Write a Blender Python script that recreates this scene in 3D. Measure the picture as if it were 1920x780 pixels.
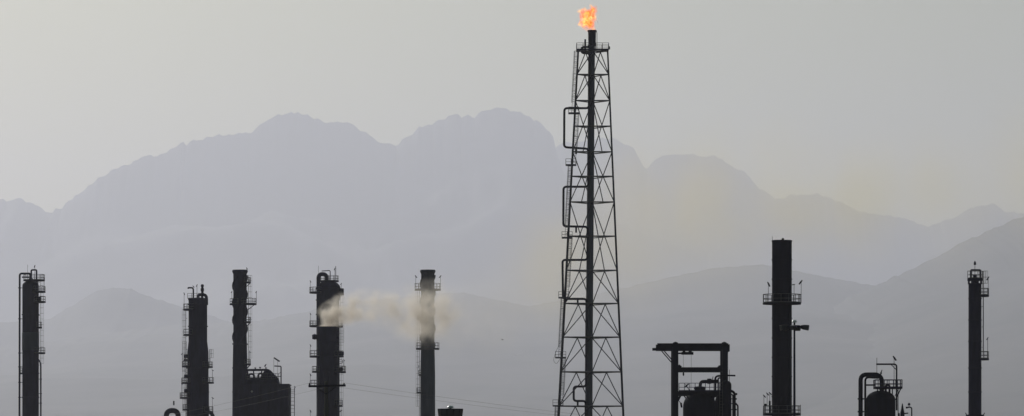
import bpy, math, random
from mathutils import Vector, noise

random.seed(7)
sc = bpy.context.scene
for o in list(bpy.data.objects):
    bpy.data.objects.remove(o)
COL = sc.collection
PI = math.pi
R = math.radians

# ------------------------------------------------------------------ camera
F = 7976.0            # focal length in pixels of the 1920 px wide photograph
HOR = 905.0           # pixel row of the horizon (below the frame)
CAMZ = 3.0
cam_d = bpy.data.cameras.new('camera')
cam_d.sensor_fit = 'HORIZONTAL'
cam_d.sensor_width = 36.0
cam_d.lens = F / 1920.0 * 36.0
cam_d.shift_y = (HOR - 390.0) / 1920.0
cam_d.clip_start = 1.0
cam_d.clip_end = 200000.0
cam = bpy.data.objects.new('camera', cam_d)
COL.objects.link(cam)
cam.location = (0, 0, CAMZ)
cam.rotation_euler = (R(90), 0, 0)
sc.camera = cam

# ------------------------------------------------------------------ light
SUN_AZ, SUN_EL = -24.0, 27.0      # degrees, azimuth from the view axis (+y), negative = left
world = bpy.data.worlds.new('World')
sc.world = world
world.use_nodes = True
wn = world.node_tree
for n in list(wn.nodes):
    wn.nodes.remove(n)
sky = wn.nodes.new('ShaderNodeTexSky')
sky.sky_type = 'NISHITA'
sky.sun_disc = False
sky.sun_elevation = R(SUN_EL)
sky.sun_rotation = R(SUN_AZ)
sky.altitude = 300
sky.air_density = 1.4
sky.dust_density = 4.0
sky.ozone_density = 2.2
bg = wn.nodes.new('ShaderNodeBackground')
bg.inputs['Strength'].default_value = 0.053
wo = wn.nodes.new('ShaderNodeOutputWorld')
smog = wn.nodes.new('ShaderNodeMix')
smog.data_type = 'RGBA'; smog.blend_type = 'MULTIPLY'
smog.inputs[0].default_value = 1.0
smog.inputs[7].default_value = (0.87, 1.0, 0.74, 1)      # the whole sky a little yellow-green from smog
wn.links.new(sky.outputs[0], smog.inputs[6])
wn.links.new(smog.outputs[2], bg.inputs[0])
wn.links.new(bg.outputs[0], wo.inputs[0])

sd = bpy.data.lights.new('sun', 'SUN')
sd.energy = 2.75
sd.angle = R(0.53)
sd.color = (1.0, 0.985, 0.965)
sun = bpy.data.objects.new('sun', sd)
COL.objects.link(sun)
az, el = R(SUN_AZ), R(SUN_EL)
to_sun = Vector((math.sin(az) * math.cos(el), math.cos(az) * math.cos(el), math.sin(el)))
sun.rotation_euler = to_sun.to_track_quat('Z', 'Y').to_euler()
sun.location = (0, 0, 400)

sc.view_settings.view_transform = 'Standard'
sc.view_settings.look = 'None'
sc.view_settings.gamma = 1.0
sc.view_settings.exposure = -0.39
sc.view_settings.use_curve_mapping = False
sc.cycles.use_denoising = True
sc.cycles.volume_bounces = 3
sc.cycles.max_bounces = 6
sc.cycles.volume_max_steps = 256

# ------------------------------------------------------------------ materials
def new_mat(name):
    m = bpy.data.materials.new(name)
    m.use_nodes = True
    nt = m.node_tree
    for n in list(nt.nodes):
        nt.nodes.remove(n)
    out = nt.nodes.new('ShaderNodeOutputMaterial')
    return m, nt, out

def surface(name, c1, c2, rough=0.6, scale=1.2, metallic=0.0, bump=0.15, streak=True, spec=0.3):
    m, nt, out = new_mat(name)
    N, L = nt.nodes.new, nt.links.new
    tc = N('ShaderNodeTexCoord')
    mp = N('ShaderNodeMapping')
    mp.inputs['Scale'].default_value = (1, 1, 0.18 if streak else 1)
    L(tc.outputs['Object'], mp.inputs[0])
    nz = N('ShaderNodeTexNoise'); nz.inputs['Scale'].default_value = scale
    nz.inputs['Detail'].default_value = 6; nz.inputs['Roughness'].default_value = 0.65
    L(mp.outputs[0], nz.inputs['Vector'])
    cr = N('ShaderNodeValToRGB')
    cr.color_ramp.elements[0].position = 0.35; cr.color_ramp.elements[0].color = (*c1, 1)
    cr.color_ramp.elements[1].position = 0.68; cr.color_ramp.elements[1].color = (*c2, 1)
    L(nz.outputs['Fac'], cr.inputs[0])
    b = N('ShaderNodeBsdfPrincipled')
    b.inputs['Roughness'].default_value = rough
    b.inputs['Metallic'].default_value = metallic
    b.inputs['Specular IOR Level'].default_value = spec
    L(cr.outputs[0], b.inputs['Base Color'])
    bp = N('ShaderNodeBump'); bp.inputs['Strength'].default_value = bump; bp.inputs['Distance'].default_value = 0.02
    n2 = N('ShaderNodeTexNoise'); n2.inputs['Scale'].default_value = scale * 8
    L(tc.outputs['Object'], n2.inputs['Vector'])
    L(n2.outputs['Fac'], bp.inputs['Height'])
    L(bp.outputs[0], b.inputs['Normal'])
    L(b.outputs[0], out.inputs['Surface'])
    return m

M = {}
M['steel'] = surface('weathered_dark_steel', (0.010, 0.009, 0.032), (0.023, 0.021, 0.060), 0.8, spec=0.18)
M['soot'] = surface('sooty_steel', (0.004, 0.004, 0.014), (0.010, 0.010, 0.028), 0.85, spec=0.12)
M['blue'] = surface('blue_grey_painted_steel', (0.024, 0.032, 0.052), (0.048, 0.060, 0.088), 0.6)
M['beam'] = surface('sunlit_glint_steel', (0.03, 0.03, 0.034), (0.08, 0.08, 0.085), 0.38, spec=0.5)  # sunlit highlights of the horizontal beams put into paler, glossier steel
M['insul'] = surface('grey_insulation_cladding', (0.030, 0.032, 0.042), (0.062, 0.065, 0.080), 0.6)
M['galv'] = surface('galvanised_steel', (0.10, 0.10, 0.105), (0.20, 0.20, 0.205), 0.45, metallic=0.0, spec=0.5)
M['thin'] = surface('dull_galvanised_railing', (0.045, 0.045, 0.05), (0.085, 0.085, 0.09), 0.6)
M['cap'] = surface('white_enamel_glint', (0.62, 0.62, 0.60), (0.78, 0.78, 0.76), 0.3, bump=0.02, spec=0.5)  # white enamel cap; on the low mast this white stands for sun glint
M['conc'] = surface('dark_concrete', (0.05, 0.048, 0.045), (0.10, 0.095, 0.09), 0.85)
M['wire'] = surface('weathered_aluminium_cable', (0.03, 0.03, 0.03), (0.06, 0.06, 0.06), 0.6)
M['glass'] = surface('lamp_glass', (0.03, 0.035, 0.045), (0.06, 0.065, 0.08), 0.15, bump=0.0, spec=0.5)
M['feather'] = surface('dark_feather', (0.02, 0.02, 0.02), (0.05, 0.045, 0.04), 0.8)
M['ground'] = surface('dry_earth', (0.10, 0.085, 0.06), (0.20, 0.17, 0.12), 0.95, scale=0.01, streak=False)
M['rock'] = surface('scrub_covered_rock', (0.055, 0.062, 0.045), (0.14, 0.13, 0.11), 0.95, scale=0.0012, streak=False, bump=0.0)

# ------------------------------------------------------------------ mesh builder
class MB:
    def __init__(self):
        self.v, self.f = [], []
    def add(self, vs, fs):
        o = len(self.v)
        self.v += [tuple(p) for p in vs]
        self.f += [tuple(i + o for i in f) for f in fs]
        return self
    def box(self, x0, x1, y0, y1, z0, z1):
        vs = [(x0,y0,z0),(x1,y0,z0),(x1,y1,z0),(x0,y1,z0),(x0,y0,z1),(x1,y0,z1),(x1,y1,z1),(x0,y1,z1)]
        return self.add(vs, [(0,3,2,1),(4,5,6,7),(0,1,5,4),(1,2,6,5),(2,3,7,6),(3,0,4,7)])
    def obox(self, c, ax, ay, az):
        c = Vector(c); ax, ay, az = Vector(ax), Vector(ay), Vector(az)
        vs = []
        for sz in (-1, 1):
            for sx, sy in ((-1,-1),(1,-1),(1,1),(-1,1)):
                vs.append(c + ax*sx + ay*sy + az*sz)
        return self.add(vs, [(0,3,2,1),(4,5,6,7),(0,1,5,4),(1,2,6,5),(2,3,7,6),(3,0,4,7)])
    def bar(self, p, q, w, h=None):
        h = w if h is None else h
        p, q = Vector(p), Vector(q)
        d = q - p
        if d.length < 1e-6: return self
        t = d.normalized()
        up = Vector((0,0,1)) if abs(t.z) < 0.95 else Vector((0,1,0))
        s = t.cross(up).normalized(); u = s.cross(t)
        return self.obox((p+q)/2, t*(d.length/2), s*(w/2), u*(h/2))
    def tube(self, pts, r, n=8, caps=True, r1=None):
        pts = [Vector(p) for p in pts]
        m = len(pts)
        tang = []
        for i in range(m):
            a = pts[max(i-1,0)]; b = pts[min(i+1,m-1)]
            tang.append((b-a).normalized())
        t0 = tang[0]
        ref = Vector((0,1,0)) if abs(t0.y) < 0.9 else Vector((1,0,0))
        u = t0.cross(ref).normalized()
        vs = []
        for i in range(m):
            t = tang[i]
            u = (u - t*u.dot(t)).normalized()
            w = t.cross(u)
            rr = r if r1 is None else r + (r1-r)*i/(m-1)
            for k in range(n):
                a = 2*PI*k/n
                vs.append(pts[i] + (u*math.cos(a) + w*math.sin(a))*rr)
        fs = []
        for i in range(m-1):
            for k in range(n):
                fs.append((i*n+k, i*n+(k+1)%n, (i+1)*n+(k+1)%n, (i+1)*n+k))
        if caps:
            fs.append(tuple(range(n-1,-1,-1)))
            fs.append(tuple((m-1)*n+k for k in range(n)))
        return self.add(vs, fs)
    def lathe(self, prof, n=28, cx=0.0, cy=0.0, a0=0.0, a1=2*PI, closed=True):
        full = abs((a1-a0) - 2*PI) < 1e-6
        cnt = n if full else n+1
        vs, fs = [], []
        for (r, z) in prof:
            for k in range(cnt):
                a = a0 + (a1-a0)*k/n
                vs.append((cx + max(r,1e-4)*math.cos(a), cy + max(r,1e-4)*math.sin(a), z))
        m = len(prof)
        for i in range(m-1):
            for k in range(n):
                k2 = (k+1) % cnt
                fs.append((i*cnt+k, i*cnt+k2, (i+1)*cnt+k2, (i+1)*cnt+k))
        return self.add(vs, fs)
    def build(self, name, mat, parent=None, smooth=False):
        me = bpy.data.meshes.new(name)
        me.from_pydata(self.v, [], self.f)
        if smooth:
            me.polygons.foreach_set('use_smooth', [True]*len(me.polygons))
            try: me.set_sharp_from_angle(angle=R(40))
            except Exception: pass
        me.materials.append(M[mat] if isinstance(mat, str) else mat)
        o = bpy.data.objects.new(name, me)
        COL.objects.link(o)
        if parent is not None: o.parent = parent
        return o

def fillet(pts, r, n=5):
    pts = [Vector(p) for p in pts]
    out = [pts[0]]
    for i in range(1, len(pts)-1):
        a, b, c = pts[i-1], pts[i], pts[i+1]
        d1 = a-b; d2 = c-b
        rr = min(r, d1.length*0.49, d2.length*0.49)
        p = b + d1.normalized()*rr; q = b + d2.normalized()*rr
        for k in range(n+1):
            t = k/n
            out.append(p*(1-t)**2 + b*2*t*(1-t) + q*t*t)
    out.append(pts[-1])
    return out

DS = 0.8              # all plant distances below are given for a 9970 px lens and scaled to this one
class Thing:
    """an Empty on the ground at photograph column px and distance d; X/Z turn photo pixels into local metres"""
    def __init__(self, name, label, cat, px, d, group=None, y=0.0):
        d = d*DS
        o = bpy.data.objects.new(name, None)
        COL.objects.link(o)
        o.empty_display_size = 1.0
        self.k = d/F; self.px = px; self.d = d
        o.location = ((px-960)*self.k, d, 0)
        o['label'] = label; o['category'] = cat; o['kind'] = 'thing'
        if group: o['group'] = group
        self.o = o
    def X(self, px): return (px-self.px)*self.k
    def Z(self, py): return CAMZ + (HOR-py)*self.k
    def P(self, px, py, y=0.0): return Vector((self.X(px), y, self.Z(py)))
    def W(self, n): return n*self.k
    def part(self, name, mb, mat, smooth=False, parent=None):
        return mb.build(name, mat, parent if parent is not None else self.o, smooth)

# ------------------------------------------------------------------ reusable parts
def shell(th, name, prof, mat, n=32):
    return th.part(name, MB().lathe(prof, n), mat, True)

def railing_mb(pts, h=1.1, r=0.04, closed=False, mids=(0.5,), post_every=1):
    mb = MB()
    P = [Vector(p) for p in pts]
    n = len(P)
    segs = n if closed else n-1
    for i in range(segs):
        a, b = P[i], P[(i+1) % n]
        for hh in (1.0,)+tuple(mids):
            mb.bar(a+Vector((0,0,h*hh)), b+Vector((0,0,h*hh)), r*1.7)
        mb.bar(a+Vector((0,0,0.08)), b+Vector((0,0,0.08)), 0.02, 0.15)
    for i in range(0, n, post_every):
        mb.bar(P[i], P[i]+Vector((0,0,h)), r*1.8)
    return mb

def arc_platform(th, rin, w, z, a0, a1, h=1.1, rail=True, brackets=False, thick=0.18, mat='steel', ends=True, cx=0.0, rr=0.04):
    """grating deck round part of a shell, with its railing and knee brackets"""
    full = abs((a1-a0)-360) < 1
    A0, A1 = R(a0), R(a1)
    n = max(6, int((A1-A0)/(2*PI)*36))
    prof = [(rin+0.01, z-thick), (rin+w, z-thick), (rin+w, z), (rin+0.01, z)]
    mb = MB().lathe(prof + [prof[0]], n, cx, 0, A0, A1)
    if not full:
        cnt = n+1
        mb.f.append(tuple(i*cnt for i in range(4)))
        mb.f.append(tuple(i*cnt+n for i in (3,2,1,0)))
    deck = th.part('platform', mb, mat)
    if rail:
        ro = rin + w - 0.05
        m = max(4, int((A1-A0)*ro/1.0))
        pts = [(cx+ro*math.cos(A0+(A1-A0)*i/m), ro*math.sin(A0+(A1-A0)*i/m), z) for i in range(m + (0 if full else 1))]
        if ends and not full:
            pts = [(cx+(rin+0.08)*math.cos(A0), (rin+0.08)*math.sin(A0), z)] + pts + [(cx+(rin+0.08)*math.cos(A1), (rin+0.08)*math.sin(A1), z)]
        th.part('railing', railing_mb(pts, h, rr, closed=full), 'thin', parent=deck)
    if brackets:
        m = max(2, int((A1-A0)/R(50)))
        for i in range(m + (0 if full else 1)):
            a = A0 + (A1-A0)*i/m
            ca, sa = math.cos(a), math.sin(a)
            b = MB()
            b.bar((cx+(rin+0.02)*ca, (rin+0.02)*sa, z-thick-min(w,1.6)*0.8), (cx+(rin+w*0.92)*ca, (rin+w*0.92)*sa, z-thick-0.02), 0.09)
            th.part('bracket', b, mat, parent=deck)
    return deck

def ladder(th, R0, ang, z0, z1, cage=True, mat='thin', offx=0.0, lean=0.0):
    a = R(ang)
    ca, sa = math.cos(a), math.sin(a)
    rad = Vector((ca, sa, 0)); tan = Vector((-sa, ca, 0))
    c0 = rad*(R0+0.28) + Vector((offx,0,z0)); c1 = rad*(R0+0.28) + Vector((offx+lean,0,z1))
    mb = MB()
    for s in (-0.24, 0.24):
        mb.bar(c0+tan*s, c1+tan*s, 0.075)
    k = int((z1-z0)/0.35)
    for i in range(k):
        c = c0.lerp(c1, (i+0.5)/k)
        mb.bar(c-tan*0.24, c+tan*0.24, 0.04)
    k = max(1, int((z1-z0)/3.0))
    for i in range(k):
        c = c0.lerp(c1, (i+0.5)/k)
        for s in (-0.24, 0.24):
            mb.bar(c+tan*s, c+tan*s-rad*0.29, 0.05)
    ob = th.part('ladder', mb, mat)
    if cage and z1-z0 > 3:
        cb = MB()
        k = max(2, int((z1-z0-2)/1.1))
        pr = []
        for i in range(k+1):
            c = c0.lerp(c1, (2 + (z1-z0-2)*i/k)/(z1-z0))
            ring = [c + tan*(0.36*math.cos(t)) + rad*(0.70*math.sin(t)) for t in [PI*j/6 for j in range(7)]]
            pr.append(ring)
            for j in range(6):
                cb.bar(ring[j], ring[j+1], 0.05, 0.03)
        for j in (1, 3, 5):
            cb.bar(pr[0][j], pr[-1][j], 0.04)
        th.part('safety_cage', cb, mat, parent=ob)
    return ob

def lamp(th, base, h, head=0.32, tilt=0.5, side=1, r=0.035, mat='steel', arm=0.0):
    """thin lamp pole with a tilted head"""
    if mat == 'steel': head *= 1.4
    b = Vector(base)
    top = b + Vector((0,0,h))
    mb = MB()
    pts = [b, top] if arm == 0 else fillet([b, top, top+Vector((side*arm,0,0.0))], 0.25)
    mb.tube(pts, r, 6)
    p = th.part('lamp_pole', mb, mat)
    end = pts[-1]
    ax = Vector((side*math.cos(tilt), 0, -math.sin(tilt))); az = Vector((side*math.sin(tilt), 0, math.cos(tilt)))
    hb = MB()
    L, Wd = head, head*0.55
    vs = []
    for s, sc_ in ((-0.45, 0.6), (0.1, 1.0), (0.9, 0.8)):
        for (u, v) in ((-1,-0.7),(1,-0.7),(1,0.7),(-1,0.7)):
            vs.append(end + ax*(s*L) + Vector((0,1,0))*(u*Wd*0.6*sc_) + az*(v*Wd*0.5*sc_))
    fs = [(0,1,2,3),(8,11,10,9)]
    for r0 in (0, 4):
        for j in range(4):
            fs.append((r0+j, r0+4+j, r0+4+(j+1)%4, r0+(j+1)%4))
    hb.add(vs, fs)
    th.part('lamp_head', hb, mat, parent=p)
    return p

def pipe(th, pts, r, mat='steel', fr=None, name='pipe', flanges=(), n=12):
    path = fillet(pts, fr if fr is not None else r*3.0, 6) if len(pts) > 2 else [Vector(p) for p in pts]
    ob = th.part(name, MB().tube(path, r, n), mat, True)
    for (c, axis) in flanges:
        ax = Vector(axis).normalized()*0.07
        th.part('flange', MB().tube([Vector(c)-ax, Vector(c)+ax], r*1.45, 12), mat, parent=ob)
    return ob

def clamp(th, parent, x, y, z, r, toward, mat='steel'):
    mb = MB().lathe([(r*1.01, z-0.1), (r*1.35, z-0.1), (r*1.35, z+0.1), (r*1.01, z+0.1)], 12, x, y)
    mb.bar((x, y, z), toward, 0.12)
    return th.part('pipe_clamp', mb, mat, parent=parent)

def dome_prof(rad, z0, h, n=7):
    return [(rad*math.cos(PI/2*i/n), z0 + h*math.sin(PI/2*i/n)) for i in range(n+1)]

def strakes(th, r0, z0, z1, fin, pitch, starts=3, phase=0.0, mat='steel'):
    for s in range(starts):
        mb = MB()
        vs, fs = [], []
        nseg = int((z1-z0)/pitch*20)
        for i in range(nseg+1):
            z = z0 + (z1-z0)*i/nseg
            a = phase + 2*PI*s/starts + 2*PI*(z-z0)/pitch
            for (rr, dz) in ((r0-0.02, -0.06), (r0+fin, -0.04), (r0+fin, 0.04), (r0-0.02, 0.06)):
                vs.append((rr*math.cos(a), rr*math.sin(a), z+dz))
        for i in range(nseg):
            for j in range(4):
                fs.append((i*4+j, i*4+(j+1)%4, i*4+4+(j+1)%4, i*4+4+j))
        mb.add(vs, fs)
        th.part('helical_strake', mb, mat, True)

# ================================================================== setting
def grid_ob(name, xs, ys, hfun, mat, label=None, cat=None):
    v = [(x, y, hfun(x, y)) for y in ys for x in xs]
    nx = len(xs)
    f = [(j*nx+i, j*nx+i+1, (j+1)*nx+i+1, (j+1)*nx+i) for j in range(len(ys)-1) for i in range(nx-1)]
    mb = MB(); mb.v = v; mb.f = f
    o = mb.build(name, mat, None, True)
    o['kind'] = 'structure'
    return o

def lin(a, b, n): return [a + (b-a)*i/(n-1) for i in range(n)]

grid_ob('ground', lin(-26000, 26000, 40), lin(-4000, 50000, 40), lambda x, y: 0.0, 'ground')

def interp(pts, x):
    if x <= pts[0][0]: return pts[0][1]
    for (a, b), (c, d) in zip(pts, pts[1:]):
        if x <= c:
            t = (x-a)/(c-a)
            return b + (d-b)*t
    return pts[-1][1]

def mountain(name, pts, D, front, back, seed, jag=1.0, rough=1.0, p=1.25, nx=620):
    """terrain whose ridge follows the skyline of the photograph at distance D (metres); front/back = widths of the slopes"""
    k = D/F
    x0, x1 = (pts[0][0]-960)*k, (pts[-1][0]-960)*k
    xs = lin(x0, x1, nx)
    ts = [-1.0, -0.7, -0.45, -0.25, -0.12, -0.05] + [i/64 for i in range(65)]
    V = []
    so = Vector((seed*17.3, seed*5.1, seed*2.7))
    for t in ts:
        y = D - front*t if t >= 0 else D - back*t
        for x in xs:
            px = 960 + x/k
            win = max(t, 0)*170      # the skyline's bumps die out down the slope
            hp = interp(pts, px) if win == 0 else sum(interp(pts, px+win*o) for o in (-1, -0.6, -0.2, 0.2, 0.6, 1))/6
            h = CAMZ + (HOR - hp)*k
            h += max(0.0, 1-abs(t)*5)*jag*k*(3.2*noise.noise(Vector((px/14.0, seed, 0))+so) + 2.0*noise.noise(Vector((px/6.0, seed, 3))+so) + 1.0*noise.noise(Vector((px/2.7, seed, 9))+so))
            # slope: spurs and gullies running down from the ridge
            if t >= 0:
                s = (1-t)**p
                w = min(1.0, t*7)*(1-t)
                q = Vector((x/2400.0, y/3400.0, 2)) + so
                q.x += 0.6*noise.noise(Vector((x/3000, y/3000, 5))+so)
                spur = 0.0; amp = 1.0
                for _ in range(4):
                    spur += amp*(0.45 - abs(noise.noise(q))); q = q*2.07 + Vector((3.1, 1.7, 0.4)); amp *= 0.5
                z = h*s + rough*h*0.22*w*(spur-0.75)
            else:
                z = h*(1+t)**1.3
            V.append((x, y, max(z, -0.5) if abs(t) < 0.999 else -0.5))
    nt = len(ts)
    mb = MB(); mb.v = V
    mb.f = [(j*nx+i, j*nx+i+1, (j+1)*nx+i+1, (j+1)*nx+i) for j in range(nt-1) for i in range(nx-1)]
    o = mb.build(name, 'rock', None, True)
    o['kind'] = 'structure'
    return o

far_a = [(-1400,470),(-900,430),(-420,395),(-200,382),(0,374),(45,372),(70,385),(92,400),(112,391),(130,377),(170,346),(205,322),(235,308),(262,295),(300,292),(340,270),(392,257),(470,250),(490,231),(520,215),(558,211),(590,222),(620,230),(645,226),(670,240),(700,261),(745,273),(755,262),(790,238),(848,216),(890,218),(930,200),(975,210),(1020,234),(1038,258),(1046,300),(1070,360),(1180,430),(1500,520),(1900,620),(2400,700)]
far_b = [(700,560),(850,430),(980,330),(1050,272),(1110,262),(1150,260),(1188,275),(1204,308),(1214,318),(1222,300),(1240,292),(1300,288),(1350,299),(1392,320),(1420,350),(1452,374),(1490,366),(1530,363),(1572,380),(1610,396),(1680,406),(1745,424),(1790,411),(1830,386),(1860,380),(1888,399),(1925,402),(2000,390),(2100,420),(2400,380),(2800,450),(3300,520)]
mid_l = [(-1400,560),(-900,585),(-400,570),(-150,596),(0,604),(60,602),(95,596),(140,571),(185,544),(215,538),(250,543),(290,560),(340,575),(420,600),(560,640),(800,700),(1200,760)]
low_c = [(-900,700),(-300,680),(100,640),(300,612),(400,605),(480,602),(540,591),(600,580),(700,562),(800,552),(870,548),(930,562),(990,574),(1060,562),(1170,541),(1250,521),(1330,504),(1430,495),(1520,514),(1620,532),(1720,545),(1900,590),(2300,640)]
near_r = [(1100,760),(1350,690),(1500,610),(1600,553),(1680,519),(1740,490),(1800,456),(1860,429),(1920,405),(2020,370),(2200,330),(2500,360),(3000,420)]
mountain('mountain_range', far_a, 39000, 9500, 5500, 1, jag=1.9, rough=1.0)
mountain('mountain_range', far_b, 42500, 8000, 5000, 2, jag=1.6, rough=1.0)
mountain('mountain_ridge', mid_l, 27500, 8000, 1500, 3, jag=0.8)
mountain('foothill_ridge', low_c, 25500, 13500, 1500, 4, jag=0.7, rough=0.6)
mountain('hillside', near_r, 24000, 13500, 1500, 5, jag=1.0, rough=0.7, p=1.0)

# haze: one closed box of even air round everything
def volume_mat(name, color, density, aniso, absorb=(0,0,0)):
    m, nt, out = new_mat(name)
    v = nt.nodes.new('ShaderNodeVolumePrincipled')
    v.inputs['Color'].default_value = (*color, 1)
    v.inputs['Density'].default_value = density
    v.inputs['Anisotropy'].default_value = aniso
    v.inputs['Absorption Color'].default_value = (*absorb, 1)
    nt.links.new(v.outputs[0], out.inputs['Volume'])
    m.cycles.homogeneous_volume = True
    return m
hz = MB().box(-26500, 26500, -4500, 50500, -1.5, 3750).build('haze', volume_mat('pale_haze', (0.86, 0.865, 1.0), 4.4e-5, 0.5))
hz['kind'] = 'stuff'

# ================================================================== flare tower
def flare_tower():
    t = Thing('flare_tower', 'tall tapering three-legged lattice tower carrying the burning flare stack', 'flare tower', 1107, 950)
    k = t.k
    def lx(py): return 1084 + (py-95)*(1047-1084)/685.0
    def rx(py): return 1139 + (py-95)*(1168-1139)/685.0
    GY = HOR + CAMZ/k
    def geo(py):
        xl, xr = t.X(lx(py)), t.X(rx(py)); w = xr-xl; z = t.Z(py)
        return (Vector((xl, -0.26*w, z)), Vector((xr, -0.24*w, z)), Vector(((xl+xr)/2+0.02*w, 0.46*w, z)))
    for i, r in ((0, 0.20), (1, 0.17), (2, 0.17)):
        a, b = geo(GY)[i], geo(93)[i]
        t.part('leg', MB().tube([a, b], r*1.25, 10, r1=r*0.85), 'soot', True)
        t.part('leg_base', MB().box(a.x-0.7, a.x+0.7, a.y-0.7, a.y+0.7, 0, 0.5), 'conc')
    def beam(p, q, w, name='horizontal_beam'):
        t.part(name, MB().tube([p, q], w/2, 8), 'beam' if name == 'horizontal_beam' else 'soot', True)
    def brace(p, q, w=0.17): beam(p, q, w, 'diagonal_brace')
    hor = [97, 141, 190, 238, 286, 332, 380, 444, 508, 570, 633, 698, 762, 828, 895]
    for py in hor:
        g = geo(py)
        for i in range(3):
            beam(g[i], g[(i+1) % 3], 0.26 if i == 0 else 0.21)
    kp = [(97,141),(141,190),(508,570),(570,633),(633,698),(698,762),(762,828),(828,895),(895,GY)]
    for a, b in kp:
        g0, g1 = geo(a), geo(b)
        for i in range(3):
            j = (i+1) % 3
            mid = (g0[i]+g0[j])/2
            brace(mid, g1[i]); brace(mid, g1[j])
    for a, b in ((190,286),(286,380),(380,508)):
        g0, g1 = geo(a), geo(b)
        # front face: from the middle of the top beam down to both legs; side faces: from the front legs down to the rear leg
        m0 = (g0[0]+g0[1])/2
        brace(m0, g1[0]); brace(m0, g1[1])
        brace(g0[0], g1[2]); brace(g0[1], g1[2])
        brace(g0[2], (g1[0]+g1[2])/2); brace(g0[2], (g1[1]+g1[2])/2)
    # riser and burner tip
    def cx(py): return 1109.5 + (py-60)*(1103.6-1109.5)/720.0
    ry = -0.35
    a = Vector((t.X(cx(GY)), ry, 0)); b = Vector((t.X(cx(84)), ry, t.Z(84)))
    t.part('riser', MB().tube([a, b], 0.66, 20, r1=0.60), 'blue', True)
    xt = t.X(1110); z0, z1 = t.Z(84), t.Z(57)
    tip = t.part('flare_tip', MB().lathe([(0.60, z0-0.25), (0.74, z0-0.2), (0.74, z0), (0.67, z0+0.02), (0.70, z1-0.35), (0.80, z1-0.32), (0.80, z1), (0.72, z1), (0.66, z1-0.9), (0.01, z1-0.95)], 24, xt, ry), 'soot', True)
    for ang in (20, 130, 250):
        c, s_ = math.cos(R(ang)), math.sin(R(ang))
        t.part('pilot_burner', MB().tube([(xt+0.95*c, ry+0.95*s_, z0-1), (xt+0.95*c, ry+0.95*s_, z1-0.6), (xt+0.86*c, ry+0.86*s_, z1-0.1)], 0.05, 6), 'soot', parent=tip)
    # steam line with its square expansion loops
    y = -1.25
    P = lambda px, py: t.P(px, py, y)
    path = [t.P(1097,GY-1,y), P(1098,752), P(1075.5,752), P(1075.5,725), P(1098.5,725), P(1099.5,561), P(1055.5,561), P(1054.5,488), P(1101,488), P(1101.5,426), P(1056,425), P(1056.5,351), P(1102.5,351), P(1103,280), P(1057.5,277), P(1058,204), P(1104,204), P(1105,101), P(1090,101), P(1090,89.5), P(1104,89.5)]
    sl = t.part('steam_line', MB().tube(fillet(path, 0.55, 5), 0.20, 10), 'soot', True)
    for (px, py) in ((1083,756),(1083,565),(1080,430),(1080,283)):
        q = P(px, py-3)
        t.part('pipe_support', MB().box(q.x-0.16, q.x+0.16, y-0.16, y+0.16, q.z-0.95, q.z), 'soot', parent=sl)
    pipe(t, [P(1097,100), P(1097,75)], 0.16, 'soot')
    # top gallery
    z = t.Z(97)
    xl, xr = t.X(1081), t.X(1141)
    mb = MB()
    for (u0, u1, v0, v1) in ((xl, xr, -1.9, -1.2), (xl, xr, 1.2, 1.9), (xl, xl+1.3, -1.2, 1.2), (xr-1.3, xr, -1.2, 1.2)):
        mb.box(u0, u1, v0, v1, z+0.16, z+0.24)
    g = t.part('platform', mb, 'soot')
    pts = []
    n = 5
    for i in range(n): pts.append((xl+(xr-xl)*i/n, -1.87, z+0.24))
    for i in range(n): pts.append((xr, -1.87+3.74*i/n, z+0.24))
    for i in range(n): pts.append((xr-(xr-xl)*i/n, 1.87, z+0.24))
    for i in range(n): pts.append((xl, 1.87-3.74*i/n, z+0.24))
    t.part('railing', railing_mb(pts, 1.15, 0.045, True, (0.35, 0.68)), 'steel', parent=g)
    # small box on the gallery corner
    t.part('junction_box', MB().box(xr-0.05, xr+0.22, -2.15, -1.92, z+0.2, z+0.75), 'steel')
    # caged ladder following the left leg, in flights between rest platforms
    stops = [895, 762, 672, 560, 448, 312, 215, 98]
    for i in range(len(stops)-1):
        a, b = stops[i], stops[i+1]
        off = -0.75 if i % 2 == 0 else 0.8
        p, q = geo(a)[0], geo(b)[0]
        o = Vector((off*0.45, -0.55, 0))
        mb = MB(); cb = MB()
        for s in (-0.24, 0.24):
            mb.bar(p+o+Vector((s,0,0)), q+o+Vector((s,0,0)), 0.07)
        m = int((q.z-p.z)/0.33)
        for j in range(m):
            c = p.lerp(q, (j+0.5)/m)+o
            mb.bar(c-Vector((0.24,0,0)), c+Vector((0.24,0,0)), 0.04)
        for j in range(int((q.z-p.z)/3)+1):
            c = p.lerp(q, (j+0.3)/(int((q.z-p.z)/3)+1))
            mb.bar(c, c+o, 0.07)
        lo = t.part('ladder', mb, 'thin')
        m = int((q.z-p.z-2)/0.95)
        rings = []
        for j in range(m+1):
            c = p.lerp(q, (2+(q.z-p.z-2)*j/m)/(q.z-p.z))+o
            rg = [c+Vector((0.40*math.cos(u), -0.75*math.sin(u), 0)) for u in [PI*e/6 for e in range(7)]]
            rings.append(rg)
            for e in range(6): cb.bar(rg[e], rg[e+1], 0.045, 0.05)
        for e in range(7): cb.bar(rings[0][e], rings[-1][e], 0.04)
        t.part('safety_cage', cb, 'thin', parent=lo)
        c = geo(b)[0]
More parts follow.
